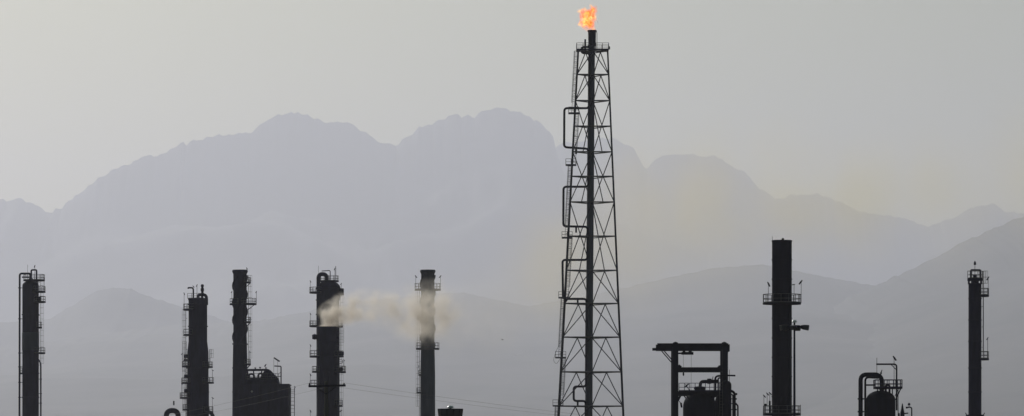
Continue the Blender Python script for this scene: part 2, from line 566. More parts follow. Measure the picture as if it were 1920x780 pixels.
        if i < len(stops)-2:
            pb = MB().box(c.x-1.15, c.x+0.75, c.y-1.7, c.y-0.22, c.z-0.1, c.z)
            pb.bar((c.x, c.y-1.5, c.z-0.1), (c.x-0.0, c.y-0.1, c.z-1.3), 0.1)
            po = t.part('rest_platform', pb, 'steel')
            zz = c.z
            t.part('railing', railing_mb([(c.x+0.72,c.y-1.67,zz),(c.x-0.2,c.y-1.67,zz),(c.x-1.12,c.y-1.67,zz),(c.x-1.12,c.y-0.95,zz),(c.x-1.12,c.y-0.25,zz)], 1.1, 0.04), 'thin', parent=po)
    # loose hanging cable on the left of the ladder
    cb = fillet([t.P(1052,640,-3.5), t.P(1041,662,-3.5), t.P(1037,678,-3.5), t.P(1043,684,-3.5), t.P(1051,672,-3.5)], 1.2, 6)
    t.part('loose_cable', MB().tube(cb, 0.035, 5), 'thin')
    return t
flare = flare_tower()

# ------------------------------------------------------------------ flame (glowing gas, real volume)
def blob_density(nt, blobs, coord):
    """sum of soft balls: blobs = [(x,y,z,r,strength)] in object space; returns a socket"""
    N, L = nt.nodes.new, nt.links.new
    acc = None
    for (x, y, z, r, s) in blobs:
        d = N('ShaderNodeVectorMath'); d.operation = 'DISTANCE'
        L(coord, d.inputs[0]); d.inputs[1].default_value = (x, y, z)
        mr = N('ShaderNodeMapRange'); mr.interpolation_type = 'SMOOTHSTEP'
        L(d.outputs['Value'], mr.inputs['Value'])
        mr.inputs['From Min'].default_value = 0.0; mr.inputs['From Max'].default_value = r
        mr.inputs['To Min'].default_value = s; mr.inputs['To Max'].default_value = 0.0
        if acc is None: acc = mr.outputs[0]
        else:
            a = N('ShaderNodeMath'); a.operation = 'ADD' if nt.name == 'x' else 'MAXIMUM'
            L(acc, a.inputs[0]); L(mr.outputs[0], a.inputs[1]); acc = a.outputs[0]
    return acc

def blob_hull(blobs, scale, steps=3, n=14):
    """closed domain: a tube swept through the balls' centres"""
    pts = []; rad = []
    for (a, b) in zip(blobs, blobs[1:]):
        for i in range(steps):
            u = i/steps
            pts.append(Vector(a[:3]).lerp(Vector(b[:3]), u)); rad.append(a[3]+(b[3]-a[3])*u)
    pts.append(Vector(blobs[-1][:3])); rad.append(blobs[-1][3])
    t0 = (pts[1]-pts[0]).normalized(); t1 = (pts[-1]-pts[-2]).normalized()
    r0, r1 = rad[0], rad[-1]
    pts = [pts[0]-t0*r0*scale*0.98, pts[0]-t0*r0*scale*0.7] + pts + [pts[-1]+t1*r1*scale*0.7, pts[-1]+t1*r1*scale*0.98]
    rad = [r0*0.15, r0*0.7] + rad + [r1*0.7, r1*0.15]
    mb = MB()
    m = len(pts); vs = []
    tang = [(pts[min(i+1,m-1)]-pts[max(i-1,0)]).normalized() for i in range(m)]
    u = tang[0].cross(Vector((0,1,0))).normalized()
    for i in range(m):
        u = (u - tang[i]*u.dot(tang[i])).normalized(); w = tang[i].cross(u)
        for k in range(n):
            a = 2*PI*k/n
            vs.append(pts[i] + (u*math.cos(a)+w*math.sin(a))*rad[i]*scale)
    fs = [(i*n+k, i*n+(k+1)%n, (i+1)*n+(k+1)%n, (i+1)*n+k) for i in range(m-1) for k in range(n)]
    fs += [tuple(range(n-1,-1,-1)), tuple((m-1)*n+k for k in range(n))]
    return mb.add(vs, fs)

def make_flame():
    t = flare
    k = t.k
    bx, by, bz = t.o.location.x + t.X(1110), t.d-0.35, t.Z(57)
    def Q(px, py, y=0.0): return ((px-1110)*k, y, (57-py)*k)
    spec = [(1111,58,0,7),(1107,49,0,11),(1100,40,0.1,16.5),(1101,33,0,18),(1107,27,-0.1,15),(1112,20,0,10),(1110,13,0,5)]
    blobs = [(*Q(a,b,c), r*k, 1.0) for a,b,c,r in spec]
    extra = [(*Q(1092,27,0.1), 9.5*k, 0.9), (*Q(1090,20,0.1), 6*k, 0.7), (*Q(1114,34,0), 9*k, 0.9), (*Q(1090,44,0), 7*k, 0.9), (*Q(1099,19,0), 6*k, 0.8), (*Q(1114,12,0), 6*k, 0.8)]
    m, nt, out = new_mat('burning_gas')
    N, L = nt.nodes.new, nt.links.new
    tc = N('ShaderNodeTexCoord')
    nz = N('ShaderNodeTexNoise'); nz.inputs['Scale'].default_value = 1.1; nz.inputs['Detail'].default_value = 4
    L(tc.outputs['Object'], nz.inputs['Vector'])
    vm = N('ShaderNodeVectorMath'); vm.operation = 'MULTIPLY_ADD'
    L(nz.outputs['Color'], vm.inputs[0]); vm.inputs[1].default_value = (2.2,2.2,2.2); 
    sub = N('ShaderNodeVectorMath'); sub.operation = 'SUBTRACT'; L(tc.outputs['Object'], sub.inputs[0]); sub.inputs[1].default_value = (1.1,1.1,1.1)
    L(sub.outputs[0], vm.inputs[2])
    den = blob_density(nt, blobs+extra, vm.outputs[0])
    n2 = N('ShaderNodeTexNoise'); n2.inputs['Scale'].default_value = 1.3; n2.inputs['Detail'].default_value = 4; n2.inputs['Distortion'].default_value = 0.6
    mp = N('ShaderNodeMapping'); mp.inputs['Location'].default_value = (3.1, 0.4, 1.7); mp.inputs['Scale'].default_value = (1.0, 1.0, 0.75)
    L(tc.outputs['Object'], mp.inputs[0]); L(mp.outputs[0], n2.inputs['Vector'])
    r2 = N('ShaderNodeMapRange'); L(n2.outputs['Fac'], r2.inputs[0])
    r2.inputs['From Min'].default_value = 0.36; r2.inputs['From Max'].default_value = 0.62; r2.inputs['To Min'].default_value = 0.03; r2.inputs['To Max'].default_value = 1.0
    mul = N('ShaderNodeMath'); mul.operation = 'MULTIPLY'; L(den, mul.inputs[0]); L(r2.outputs[0], mul.inputs[1])
    # folds of deep orange through paler yellow gas
    n3 = N('ShaderNodeTexNoise'); n3.inputs['Scale'].default_value = 1.05; n3.inputs['Detail'].default_value = 4; n3.inputs['Distortion'].default_value = 0.8
    mp3 = N('ShaderNodeMapping'); mp3.inputs['Location'].default_value = (7.7, 2.4, 5.2); mp3.inputs['Scale'].default_value = (1, 0.4, 1)
    L(tc.outputs['Object'], mp3.inputs[0]); L(mp3.outputs[0], n3.inputs['Vector'])
    ec = N('ShaderNodeValToRGB')
    e = ec.color_ramp.elements
    e[0].position = 0.30; e[0].color = (1.0, 0.62, 0.26, 1)
    e[1].position = 0.62; e[1].color = (1.0, 0.12, 0.012, 1)
    x = e.new(0.40); x.color = (1.0, 0.48, 0.10, 1)
    x = e.new(0.50); x.color = (1.0, 0.27, 0.035, 1)
    L(n3.outputs['Fac'], ec.inputs[0])
    ab = N('ShaderNodeVolumeAbsorption'); ab.inputs['Color'].default_value = (0.75, 0.25, 0.05, 1)
    dm = N('ShaderNodeMath'); dm.operation = 'MULTIPLY'; L(mul.outputs[0], dm.inputs[0]); dm.inputs[1].default_value = 3.2
    L(dm.outputs[0], ab.inputs['Density'])
    em = N('ShaderNodeEmission')
    L(ec.outputs[0], em.inputs['Color'])
    es = N('ShaderNodeMath'); es.operation = 'MULTIPLY'; L(mul.outputs[0], es.inputs[0]); es.inputs[1].default_value = 3.7
    br = N('ShaderNodeMapRange'); L(n3.outputs['Fac'], br.inputs[0])
    br.inputs['From Min'].default_value = 0.36; br.inputs['From Max'].default_value = 0.60; br.inputs['To Min'].default_value = 1.75; br.inputs['To Max'].default_value = 0.75
    eb = N('ShaderNodeMath'); eb.operation = 'MULTIPLY'; L(es.outputs[0], eb.inputs[0]); L(br.outputs[0], eb.inputs[1])
    L(eb.outputs[0], em.inputs['Strength'])
    ad = N('ShaderNodeAddShader'); L(ab.outputs[0], ad.inputs[0]); L(em.outputs[0], ad.inputs[1])
    L(ad.outputs[0], out.inputs['Volume'])
    m.cycles.volume_step_rate = 0.25
    o = blob_hull(blobs, 1.45).build('flame', m, None, True)
    o.location = (bx, by, bz)
    o['label'] = 'orange gas flame burning at the tip of the flare tower'
    o['category'] = 'flame'
make_flame()

# ================================================================== columns and stacks, left to right
SK = 'distillation columns and stacks on the skyline'

def column_one():
    t = Thing('distillation_column', 'domed dark column at far left with a tall side pipe looping over its top', 'column', 57.3, 1100)
    r = t.W(15.5); zt = t.Z(536)
    shell(t, 'shell', [(r, 0), (r, zt)], 'steel')
    shell(t, 'dome', [(r, zt)] + dome_prof(r, zt, t.W(10)), 'steel')
    t.part('insulation_jacket', MB().lathe([(r, t.Z(657)), (r*1.03, t.Z(656.5)), (r*1.03, t.Z(624)), (r, t.Z(623.5))], 32), 'blue', True)
    for py in (590, 700, 745):
        t.part('weld_band', MB().lathe([(r*1.0, t.Z(py)-0.12), (r*1.075, t.Z(py)-0.1), (r*1.075, t.Z(py)+0.1), (r*1.0, t.Z(py)+0.12)], 32), 'steel')
    t.part('nozzle', MB().tube([(0.05,0,t.Z(530)), (0.05,0,t.Z(522))], 0.45, 14), 'steel', True)
    yb = -0.4
    p = pipe(t, [(t.X(36.6), yb, 0), t.P(37.4, 513, yb), t.P(58, 513, yb), t.P(58, 530, yb)], 0.20, 'steel', 0.5)
    for py in (540, 598, 662, 688, 717, 745):
        clamp(t, p, t.X(37.1), yb, t.Z(py), 0.21, (t.X(43), yb, t.Z(py)))
    pipe(t, [t.P(41, 519.5, 0.3), t.P(58, 519.5, 0.3), t.P(58, 526, 0.3)], 0.16, 'steel', 0.3)
    pipe(t, [t.P(58.5, 527, 0.1), t.P(58.5, 506, 0.1), t.P(68.5, 506, 0.1), t.P(68.5, 531, 0.1)], 0.17, 'steel', 0.3)
    z = t.Z(525.5)
    d = arc_platform(t, 0.9, t.W(12), z, 0, 360, 1.15, brackets=False, cx=t.X(64))
    pipe(t, [t.P(72,535,-0.8), t.P(72,525,-0.8)], 0.1)
    pipe(t, [t.P(55,535,-0.8), t.P(55,525,-0.8)], 0.1)
    ladder(t, r, 8, t.Z(700), t.Z(514))
    arc_platform(t, r, t.W(12.5), t.Z(547), -65, 50)
    arc_platform(t, r, t.W(13), t.Z(566), -60, 55)
    arc_platform(t, r, t.W(12), t.Z(662), -60, 50)
    arc_platform(t, r, t.W(6), t.Z(614), -40, 60)
    arc_platform(t, r, t.W(5), t.Z(700), 130, 200)
    t.part('manhole', MB().tube([(r*0.9,-0.9,t.Z(561)), (r*1.32,-0.9,t.Z(561))], 0.5, 14), 'steel', True)
    lamp(t, t.P(83.5, 547, -0.5), t.W(24), 0.3, 1.2, -1)
    lamp(t, t.P(66.5, 525, -1.2), t.W(26), 0.3, 1.2, -1)
    t.part('lightning_rod', MB().tube([t.P(51.5,530,0.3), t.P(51.5,496,0.3)], 0.03, 5), 'steel')
    q = pipe(t, [t.P(71, 672, -0.6), t.P(77, 681, -0.6), (t.X(77.3), -0.6, 0)], 0.16, 'steel', 0.5)
    for py in (711, 738, 756):
        clamp(t, q, t.X(77.2), -0.6, t.Z(py), 0.16, (t.X(72), -0.6, t.Z(py)))
column_one()

def column_two():
    t = Thing('distillation_column', 'flat-topped dark column crowned by a hooked vent pipe and an arched pipe', 'column', 371, 1050)
    r = t.W(17.5); r2 = t.W(20)
    shell(t, 'shell', [(r2*1.04, 0), (r2*1.04, t.Z(722)), (r2, t.Z(718)), (r2, t.Z(660)), (r, t.Z(640)), (r, t.Z(563))], 'steel')
    shell(t, 'top_head', [(r, t.Z(563)), (r*1.05, t.Z(563)), (r*1.05, t.Z(560)), (r*0.9, t.Z(559)), (0.01, t.Z(557.5))], 'steel')
    for py in (571, 612, 690, 735):
        rr = r if py < 640 else r2
        t.part('weld_band', MB().lathe([(rr, t.Z(py)-0.12), (rr+0.14, t.Z(py)-0.1), (rr+0.14, t.Z(py)+0.1), (rr, t.Z(py)+0.12)], 32), 'steel')
    g = pipe(t, [t.P(362.5, 562), t.P(362.5, 539.5), t.P(353, 539.5), t.P(353, 541.5)], 0.15, 'steel', 0.45, 'vent_pipe')
    pipe(t, [t.P(371.5, 562, -0.2), t.P(371.5, 552.5, -0.2), t.P(387.5, 552.5, -0.2), t.P(387.5, 572, -0.2)], 0.30, 'steel', 1.0, 'arched_pipe')
    v = t.part('relief_valve', MB().lathe([(0.2,t.Z(553)),(0.3,t.Z(551)),(0.3,t.Z(549)),(0.2,t.Z(548)),(0.34,t.Z(545)),(0.34,t.Z(541)),(0.22,t.Z(540)),(0.30,t.Z(537)),(0.30,t.Z(534)),(0.12,t.Z(533))], 14, t.X(379.5), -0.2), 'steel', True)
    pipe(t, [t.P(379.5,562,-0.2), t.P(379.5,552,-0.2)], 0.22)
    t.part('top_railing', railing_mb([(t.X(352),-0.6,t.Z(560)),(t.X(360),-1.1,t.Z(560)),(t.X(370),-1.4,t.Z(560)),(t.X(378),-1.2,t.Z(560))], 1.0, 0.04), 'thin')
    arc_platform(t, r, t.W(10), t.Z(580.5), 125, 250)
    lamp(t, t.P(345.5, 580, -0.4), t.W(30), 0.28, 1.2, 1)
    lamp(t, t.P(370, 560, -0.9), t.W(25), 0.28, 1.2, -1)
    lamp(t, t.P(363, 560, -1.0), t.W(23), 0.26, 0.9, 1)
    arc_platform(t, r, t.W(10), t.Z(628), 130, 240)
    ladder(t, r2, 188, t.Z(716), t.Z(580))
    ladder(t, r2, 172, t.Z(790), t.Z(640))
    for (py, w, a0, a1) in ((675,7,140,215),(687,10,130,225),(718,11,130,230),(746,14,135,225),(768,9,140,220)):
        arc_platform(t, r2, t.W(w), t.Z(py), a0, a1, 1.0)
    ladder(t, r2, -4, t.Z(690), t.Z(655))
    arc_platform(t, r2, t.W(8), t.Z(688), -60, 45, 1.0)
    arc_platform(t, r2, t.W(10), t.Z(717.5), -60, 45, 1.0)
    arc_platform(t, r2, t.W(9), t.Z(772), -60, 45, 1.0)
    lamp(t, t.P(398.5, 717, -0.4), t.W(23), 0.26, 0.6, 1)
    lamp(t, t.P(398.5, 771, -0.4), t.W(25), 0.28, 0.6, 1)
    lamp(t, t.P(342, 675, -0.5), t.W(12), 0.26, 0.9, -1)
    lamp(t, t.P(341, 746, -0.5), t.W(26), 0.22, 0.9, 1)
    for py in (668, 706, 733):
        t.part('manhole', MB().tube([(-r2*0.9,-0.7,t.Z(py)), (-r2*1.25,-0.7,t.Z(py))], 0.38, 12), 'steel', True)
    # big transfer line leaving the foot of the column on the left and a smaller one on the right
    pipe(t, [(t.X(313), -1.5, 0), t.P(313, 770, -1.5), t.P(335, 770, -1.5), (t.X(335.5), -1.5, t.Z(800)), (t.X(352), -0.5, t.Z(803))], 0.52, 'steel', 1.15, 'transfer_pipe', n=16)
    pipe(t, [(t.X(388), -1.2, t.Z(772)), t.P(396, 773, -1.2), (t.X(402), -1.2, t.Z(784)), (t.X(402), -1.2, 0)], 0.36, 'steel', 0.6)
    t.part('valve', MB().tube([t.P(327, 760, -1.5), t.P(327, 752, -1.5)], 0.15, 8), 'thin')
column_two()

def strake_stack():
    t = Thing('chimney_stack', 'slim dark chimney with spiral fins rising behind the boxy furnace', 'chimney', 450, 1080)
    r = t.W(12.6)
    shell(t, 'shell', [(r*1.22, 0), (r*1.12, t.Z(700)), (r*1.04, t.Z(650)), (r, t.Z(630)), (r, t.Z(511)), (r*0.8, t.Z(510.8)), (r*0.8, t.Z(560)), (0.01, t.Z(561))], 'steel')
    t.part('rim', MB().lathe([(r*0.98, t.Z(514)), (r*1.12, t.Z(511)), (r*1.17, t.Z(508.5)), (r*1.1, t.Z(506)), (r*0.8, t.Z(506)), (r*0.8, t.Z(514))], 32), 'steel', True)
    strakes(t, r, t.Z(640), t.Z(516), 0.27, t.W(96), 3, 0.6)
    arc_platform(t, r, t.W(18.5), t.Z(570), -75, 35, brackets=True)
    arc_platform(t, r, t.W(7), t.Z(570.3), 110, 260)
    for py in (529.5, 604, 683):
        arc_platform(t, r*1.03, t.W(7.5), t.Z(py), -50, 30, 1.0, brackets=True)
    ladder(t, r*1.05, 5, t.Z(690), t.Z(516))
    lamp(t, t.P(463, 512, -0.6), t.W(9), 0.26, 1.0, 1)
    lamp(t, t.P(481, 570, -0.5), t.W(23), 0.26, 1.0, -1)
    lamp(t, t.P(435, 570, -0.5), t.W(23), 0.26, 1.0, -1)
    lamp(t, t.P(468.5, 683, -0.5), t.W(24), 0.24, 1.0, 1)
    for py in (645, 690, 735):
        t.part('weld_band', MB().lathe([(r*1.05, t.Z(py)-0.12), (r*1.17, t.Z(py)-0.1), (r*1.17, t.Z(py)+0.1), (r*1.05, t.Z(py)+0.12)], 32), 'steel')
strake_stack()

def furnace():
    t = Thing('furnace', 'boxy dark furnace with piping and a davit crowded on its roof', 'furnace', 500, 1055)
    yb = 4.5
    x0, x1 = t.X(452), t.X(542.5)
    zt = t.Z(723)
    t.part('casing', MB().box(x0, x1, -yb, yb, 0, zt), 'steel')
    t.part('roof_slab', MB().box(x0-0.1, x1+0.16, -yb-0.15, yb+0.15, zt+0.003, zt+0.25), 'steel')
    for px in (470, 488, 506, 524):
        t.part('buckstay', MB().box(t.X(px)-0.12, t.X(px)+0.12, -yb-0.22, -yb-0.003, 0, zt), 'steel')
    for py in (745, 772):
        t.part('stiffener_beam', MB().box(x0, x1, -yb-0.40, -yb-0.225, t.Z(py)-0.15, t.Z(py)+0.15), 'steel')
    # convection bank: sloped shoulders under the uptake
    za, zb = zt+0.253, t.Z(708)
    def frus(xa, xb, xc, xd, ya, yc, z0, z1):
        vs = [(xa,-ya,z0),(xb,-ya,z0),(xb,ya,z0),(xa,ya,z0),(xc,-yc,z1),(xd,-yc,z1),(xd,yc,z1),(xc,yc,z1)]
        return MB().add(vs, [(0,3,2,1),(4,5,6,7),(0,1,5,4),(1,2,6,5),(2,3,7,6),(3,0,4,7)])
    t.part('convection_bank', frus(t.X(464), t.X(524), t.X(466), t.X(521), 3.2, 2.6, za, zb), 'steel')
    t.part('uptake_hood', frus(t.X(489), t.X(520), t.X(497), t.X(507), 2.0, 1.0, zb+0.003, t.Z(694)), 'steel')
    mb = MB(); z = t.Z(712)
    mb.box(t.X(463), t.X(524), -3.9, -3.25, z-0.12, z)
    wp = t.part('walkway', mb, 'steel')
    t.part('railing', railing_mb([(t.X(p), -3.85, z) for p in (463, 471, 479, 487, 495, 503, 511, 519, 524)], 1.15, 0.045), 'thin', parent=wp)
    # header pipe across the roof with down-comers and arched branches
    h = pipe(t, [t.P(463, 694.5, -2.4), t.P(506, 694, -2.4), t.P(512, 704, -2.4), t.P(512, 722, -2.4)], 0.22, 'steel', 0.6, 'header_pipe')
    for px in (466, 477, 492):
        pipe(t, [t.P(px, 694.5, -2.4), t.P(px, 712, -2.4)], 0.12, 'steel')
    pipe(t, [t.P(468, 712, -2.9), t.P(468, 702, -2.9), t.P(478, 702, -2.9), t.P(478, 712, -2.9)], 0.20, 'steel', 0.5)
    pipe(t, [t.P(486, 712, -2.9), t.P(486, 701, -2.9), t.P(495, 701, -2.9), t.P(495, 712, -2.9)], 0.20, 'steel', 0.5)
    for px, py in ((480, 690), (489, 689), (500, 690)):
        t.part('valve', MB().lathe([(0.10,t.Z(695)),(0.10,t.Z(py)-0.1),(0.22,t.Z(py)-0.1),(0.22,t.Z(py)),(0.05,t.Z(py)+0.05)], 10, t.X(px), -2.4), 'steel')
    lamp(t, t.P(500, 722, -3.4), t.W(37), 0.34, 0.9, -1)
    # davit frame
    dv = t.part('davit', MB().tube(fillet([t.P(527.5, 723, -1), t.P(527.5, 687, -1), t.P(515, 686.5, -1)], 0.25), 0.12, 8), 'steel')
    t.part('davit_brace', MB().bar(t.P(513, 706, -1), t.P(527.5, 706, -1), 0.14).bar(t.P(519, 706, -1), t.P(524, 722, -1), 0.1).bar(t.P(521, 703, -1), t.P(527, 698, -1), 0.08), 'steel', parent=dv)
    t.part('stay', MB().bar(t.P(514, 712, -1.2), t.P(514, 674, -1.2), 0.06).bar(t.P(521, 712, -1.2), t.P(521, 677, -1.2), 0.05), 'thin', parent=dv)
    t.part('floodlight', MB().bar(t.P(514, 671, -1.2), t.P(525, 678, -1.2), 0.35, 0.28), 'steel')
    # caged ladder tower at the right side
    mb = MB()
    xa, xb = t.X(545.5), t.X(552.5)
    for x in (xa, xb):
        for y in (-1.2, -0.4):
            mb.bar((x, y, 0), (x, y, t.Z(727)), 0.09)
    z = 0.4
    while z < t.Z(728):
        mb.bar((xa, -1.2, z), (xb, -1.2, z), 0.06); mb.bar((xa, -0.4, z), (xb, -0.4, z), 0.06)
        z += 0.75
    for zz in (t.Z(735), t.Z(760), t.Z(785)):
        mb.bar((x1, -0.8, zz), (xb, -0.8, zz), 0.1)
    t.part('caged_ladder', mb, 'thin')
    lamp(t, t.P(553, 735, -0.8), t.W(10), 0.22, 1.0, 1)
    t.part('inspection_port', MB().tube([(t.X(475), -yb-0.02, t.Z(735)), (t.X(475), -yb-0.5, t.Z(735))], 0.2, 12), 'galv', True)
furnace()

def column_four():
    t = Thing('distillation_column', 'dark column with bulging head and looped overhead pipe, partly veiled by brown smoke', 'column', 616, 1120)
    r = t.W(20)
    rb = t.W(22.5)
    zt = t.Z(541)
    shell(t, 'shell', [(r, 0), (r, t.Z(566)), (rb, t.Z(555)), (rb, zt)], 'steel')
    shell(t, 'dome', [(rb, zt)] + dome_prof(rb, zt, t.W(15)), 'steel')
    t.part('weld_band', MB().lathe([(rb, zt-0.25), (rb+0.16, zt-0.2), (rb+0.16, zt+0.05), (rb, zt+0.1)], 32), 'steel')
    yb = -1.2
    p = pipe(t, [(t.X(597.5), yb, 0), t.P(597.5, 514.5, yb), t.P(613, 514.5, yb), t.P(613, 531, yb)], 0.42, 'steel', 1.0, 'overhead_pipe', n=16)
    for py in (540, 563, 590):
        clamp(t, p, t.X(597.5), yb, t.Z(py), 0.42, (t.X(602), yb*0.6, t.Z(py)))
    d = arc_platform(t, 0.7, t.W(12), t.Z(527), 0, 360, 1.1, brackets=False, cx=t.X(617))
    t.part('mast', MB().tube([t.P(629.5, 535), t.P(629.5, 499)], 0.06, 6), 'steel')
    lamp(t, t.P(628, 527, -0.8), t.W(23), 0.3, 1.2, -1)
    pipe(t, [t.P(619, 527, 0.3), t.P(619, 507, 0.3), t.P(603, 508, 0.3)], 0.09, 'steel', 0.3, 'davit')
    t.part('lightning_rod', MB().tube([t.P(597,515,0.4), t.P(597,498,0.4)], 0.03, 5), 'steel')
    arc_platform(t, r, t.W(16), t.Z(548.5), 135, 235)
    arc_platform(t, r, t.W(16), t.Z(611.5), 135, 235)
    lamp(t, t.P(582, 548, -0.4), t.W(21), 0.28, 1.1, 1)
    lamp(t, t.P(582, 611, -0.4), t.W(23), 0.28, 1.1, 1)
    t.part('manhole', MB().tube([(r*0.9,-0.9,t.Z(607)), (-r*0,-0.9,t.Z(607))], 0.4, 10), 'steel', True)
    arc_platform(t, r, t.W(9), t.Z(552), -45, 45, 1.2)
    t.part('manhole', MB().tube([(rb*0.9,-0.6,t.Z(546)), (rb+0.7,-0.6,t.Z(546))], 0.5, 14), 'steel', True)
    lamp(t, t.P(640, 552, -0.4), t.W(20), 0.26, 1.1, -1)
    arc_platform(t, r, t.W(7), t.Z(612), -45, 45, 1.2)
    ladder(t, r, 2, t.Z(660), t.Z(556))
column_four()

def smoking_stack():
    t = Thing('chimney_stack', 'squat wide dark stack with brown smoke pouring from its open mouth', 'chimney', 614, 1000)
    r = t.W(19.6)
    zt = t.Z(612.5)
    shell(t, 'shell', [(r*1.02, 0), (r*1.02, t.Z(725)), (r, t.Z(722)), (r, zt), (r*0.88, zt), (r*0.88, zt-6), (0.01, zt-6.1)], 'steel', 40)
    t.part('rim', MB().lathe([(r, zt-0.32), (r*1.035, zt-0.28), (r*1.035, zt-0.06), (r, zt-0.02)], 40), 'steel', True)
    for py in (640, 668, 697, 725, 752):
        t.part('weld_band', MB().lathe([(r*0.995, t.Z(py)-0.1), (r*1.05, t.Z(py)-0.08), (r*1.05, t.Z(py)+0.08), (r*0.995, t.Z(py)+0.1)], 40), 'steel')
    arc_platform(t, r, t.W(14), t.Z(668.5), 140, 225)
    arc_platform(t, r, t.W(9.5), t.Z(697), 140, 225, 1.0)
    arc_platform(t, r, t.W(13.5), t.Z(724), 140, 225)
    lamp(t, t.P(582, 668, -0.4), t.W(21), 0.26, 1.1, 1)
    lamp(t, t.P(582, 724, -0.4), t.W(22), 0.30, 1.1, 1)
    lamp(t, t.P(582, 792, -0.4), t.W(22), 0.30, 1.1, 1)
    arc_platform(t, r, t.W(13.5), t.Z(792), 140, 225)
    t.part('junction_box', MB().lathe([(0.01,t.Z(637)),(0.45,t.Z(636)),(0.5,t.Z(628)),(0.01,t.Z(626))], 12, -r-0.42, -0.4), 'steel')
    arc_platform(t, r, t.W(11), t.Z(668), -50, 40, 1.0)
    t.part('valve', MB().lathe([(0.01,t.Z(667)),(0.55,t.Z(666)),(0.55,t.Z(660)),(0.01,t.Z(659))], 12, r+0.6, -0.6), 'steel')
    arc_platform(t, r, t.W(15), t.Z(697.5), -50, 40, 1.1)
    t.part('valve', MB().lathe([(0.01,t.Z(696)),(0.4,t.Z(695)),(0.4,t.Z(689)),(0.01,t.Z(688))], 12, r+0.6, -0.6), 'steel')
    hw = MB()
    c = Vector((r+0.55, -0.9, t.Z(678)))
    for i in range(12):
        a, b = 2*PI*i/12, 2*PI*(i+1)/12
        hw.bar(c+Vector((0.4*math.cos(a),0,0.4*math.sin(a))), c+Vector((0.4*math.cos(b),0,0.4*math.sin(b))), 0.08)
    hw.bar(c-Vector((0.6,0,0)), c+Vector((0.4,0,0)), 0.07)
    t.part('handwheel', hw, 'steel')
    lamp(t, t.P(645, 697, -0.5), t.W(22), 0.22, 0.9, 1)
    arc_platform(t, r, t.W(9), t.Z(761), -50, 40, 1.1)
    lamp(t, t.P(640, 785, -0.5), t.W(15), 0.3, 0.7, -1)
    ladder(t, r, 3, t.Z(800), t.Z(614))
    for x in (-0.62, 0.62):
        pipe(t, [(x, -r-0.22, 0), (x, -r-0.22, t.Z(700)), (x, -r+0.1, t.Z(698))], 0.14, 'steel', 0.2)
    for py in (622, 634, 646, 656):
        t.part('nozzle', MB().tube([(r*0.9, -0.8, t.Z(py)), (r+0.32, -0.8, t.Z(py))], 0.13, 8), 'steel')
smoking_stack()

def veiled_stack():
    t = Thing('chimney_stack', 'slim blue-grey chimney with spiral fins standing in the drifting smoke', 'chimney', 802, 1110)
    r = t.W(12.6)
    shell(t, 'shell', [(r*1.12, 0), (r*1.1, t.Z(700)), (r, t.Z(640)), (r, t.Z(510)), (r*0.82, t.Z(509.8)), (r*0.82, t.Z(560)), (0.01, t.Z(561))], 'blue')
    t.part('rim', MB().lathe([(r*0.98, t.Z(514)), (r*1.1, t.Z(511)), (r*1.17, t.Z(509)), (r*1.1, t.Z(506)), (r*0.82, t.Z(506)), (r*0.82, t.Z(514))], 32), 'blue', True)
    strakes(t, r, t.Z(648), t.Z(516), 0.27, t.W(100), 3, 2.2, 'blue')
    arc_platform(t, r, t.W(12), t.Z(543), 0, 360, 1.25, mat='insul')
    arc_platform(t, r*1.02, t.W(9), t.Z(654), 0, 360, 1.25, mat='insul')
    lamp(t, t.P(779.5, 543, -0.3), t.W(25), 0.36, 0.9, 1)
    lamp(t, t.P(826, 543, -0.3), t.W(25), 0.36, 0.9, -1)
    ladder(t, r*1.05, 178, t.Z(780), t.Z(545))
    t.part('junction_box', MB().box(-r-0.85, -r-0.1, -0.5, 0.1, t.Z(600), t.Z(592)), 'blue')
    for (py, w) in ((736, 7.5), (703, 4)):
        arc_platform(t, r*1.08, t.W(w), t.Z(py), 140, 220, 1.0, mat='insul')
    lamp(t, t.P(785, 690, -0.3), t.W(4), 0.2, 0.9, 1)
veiled_stack()

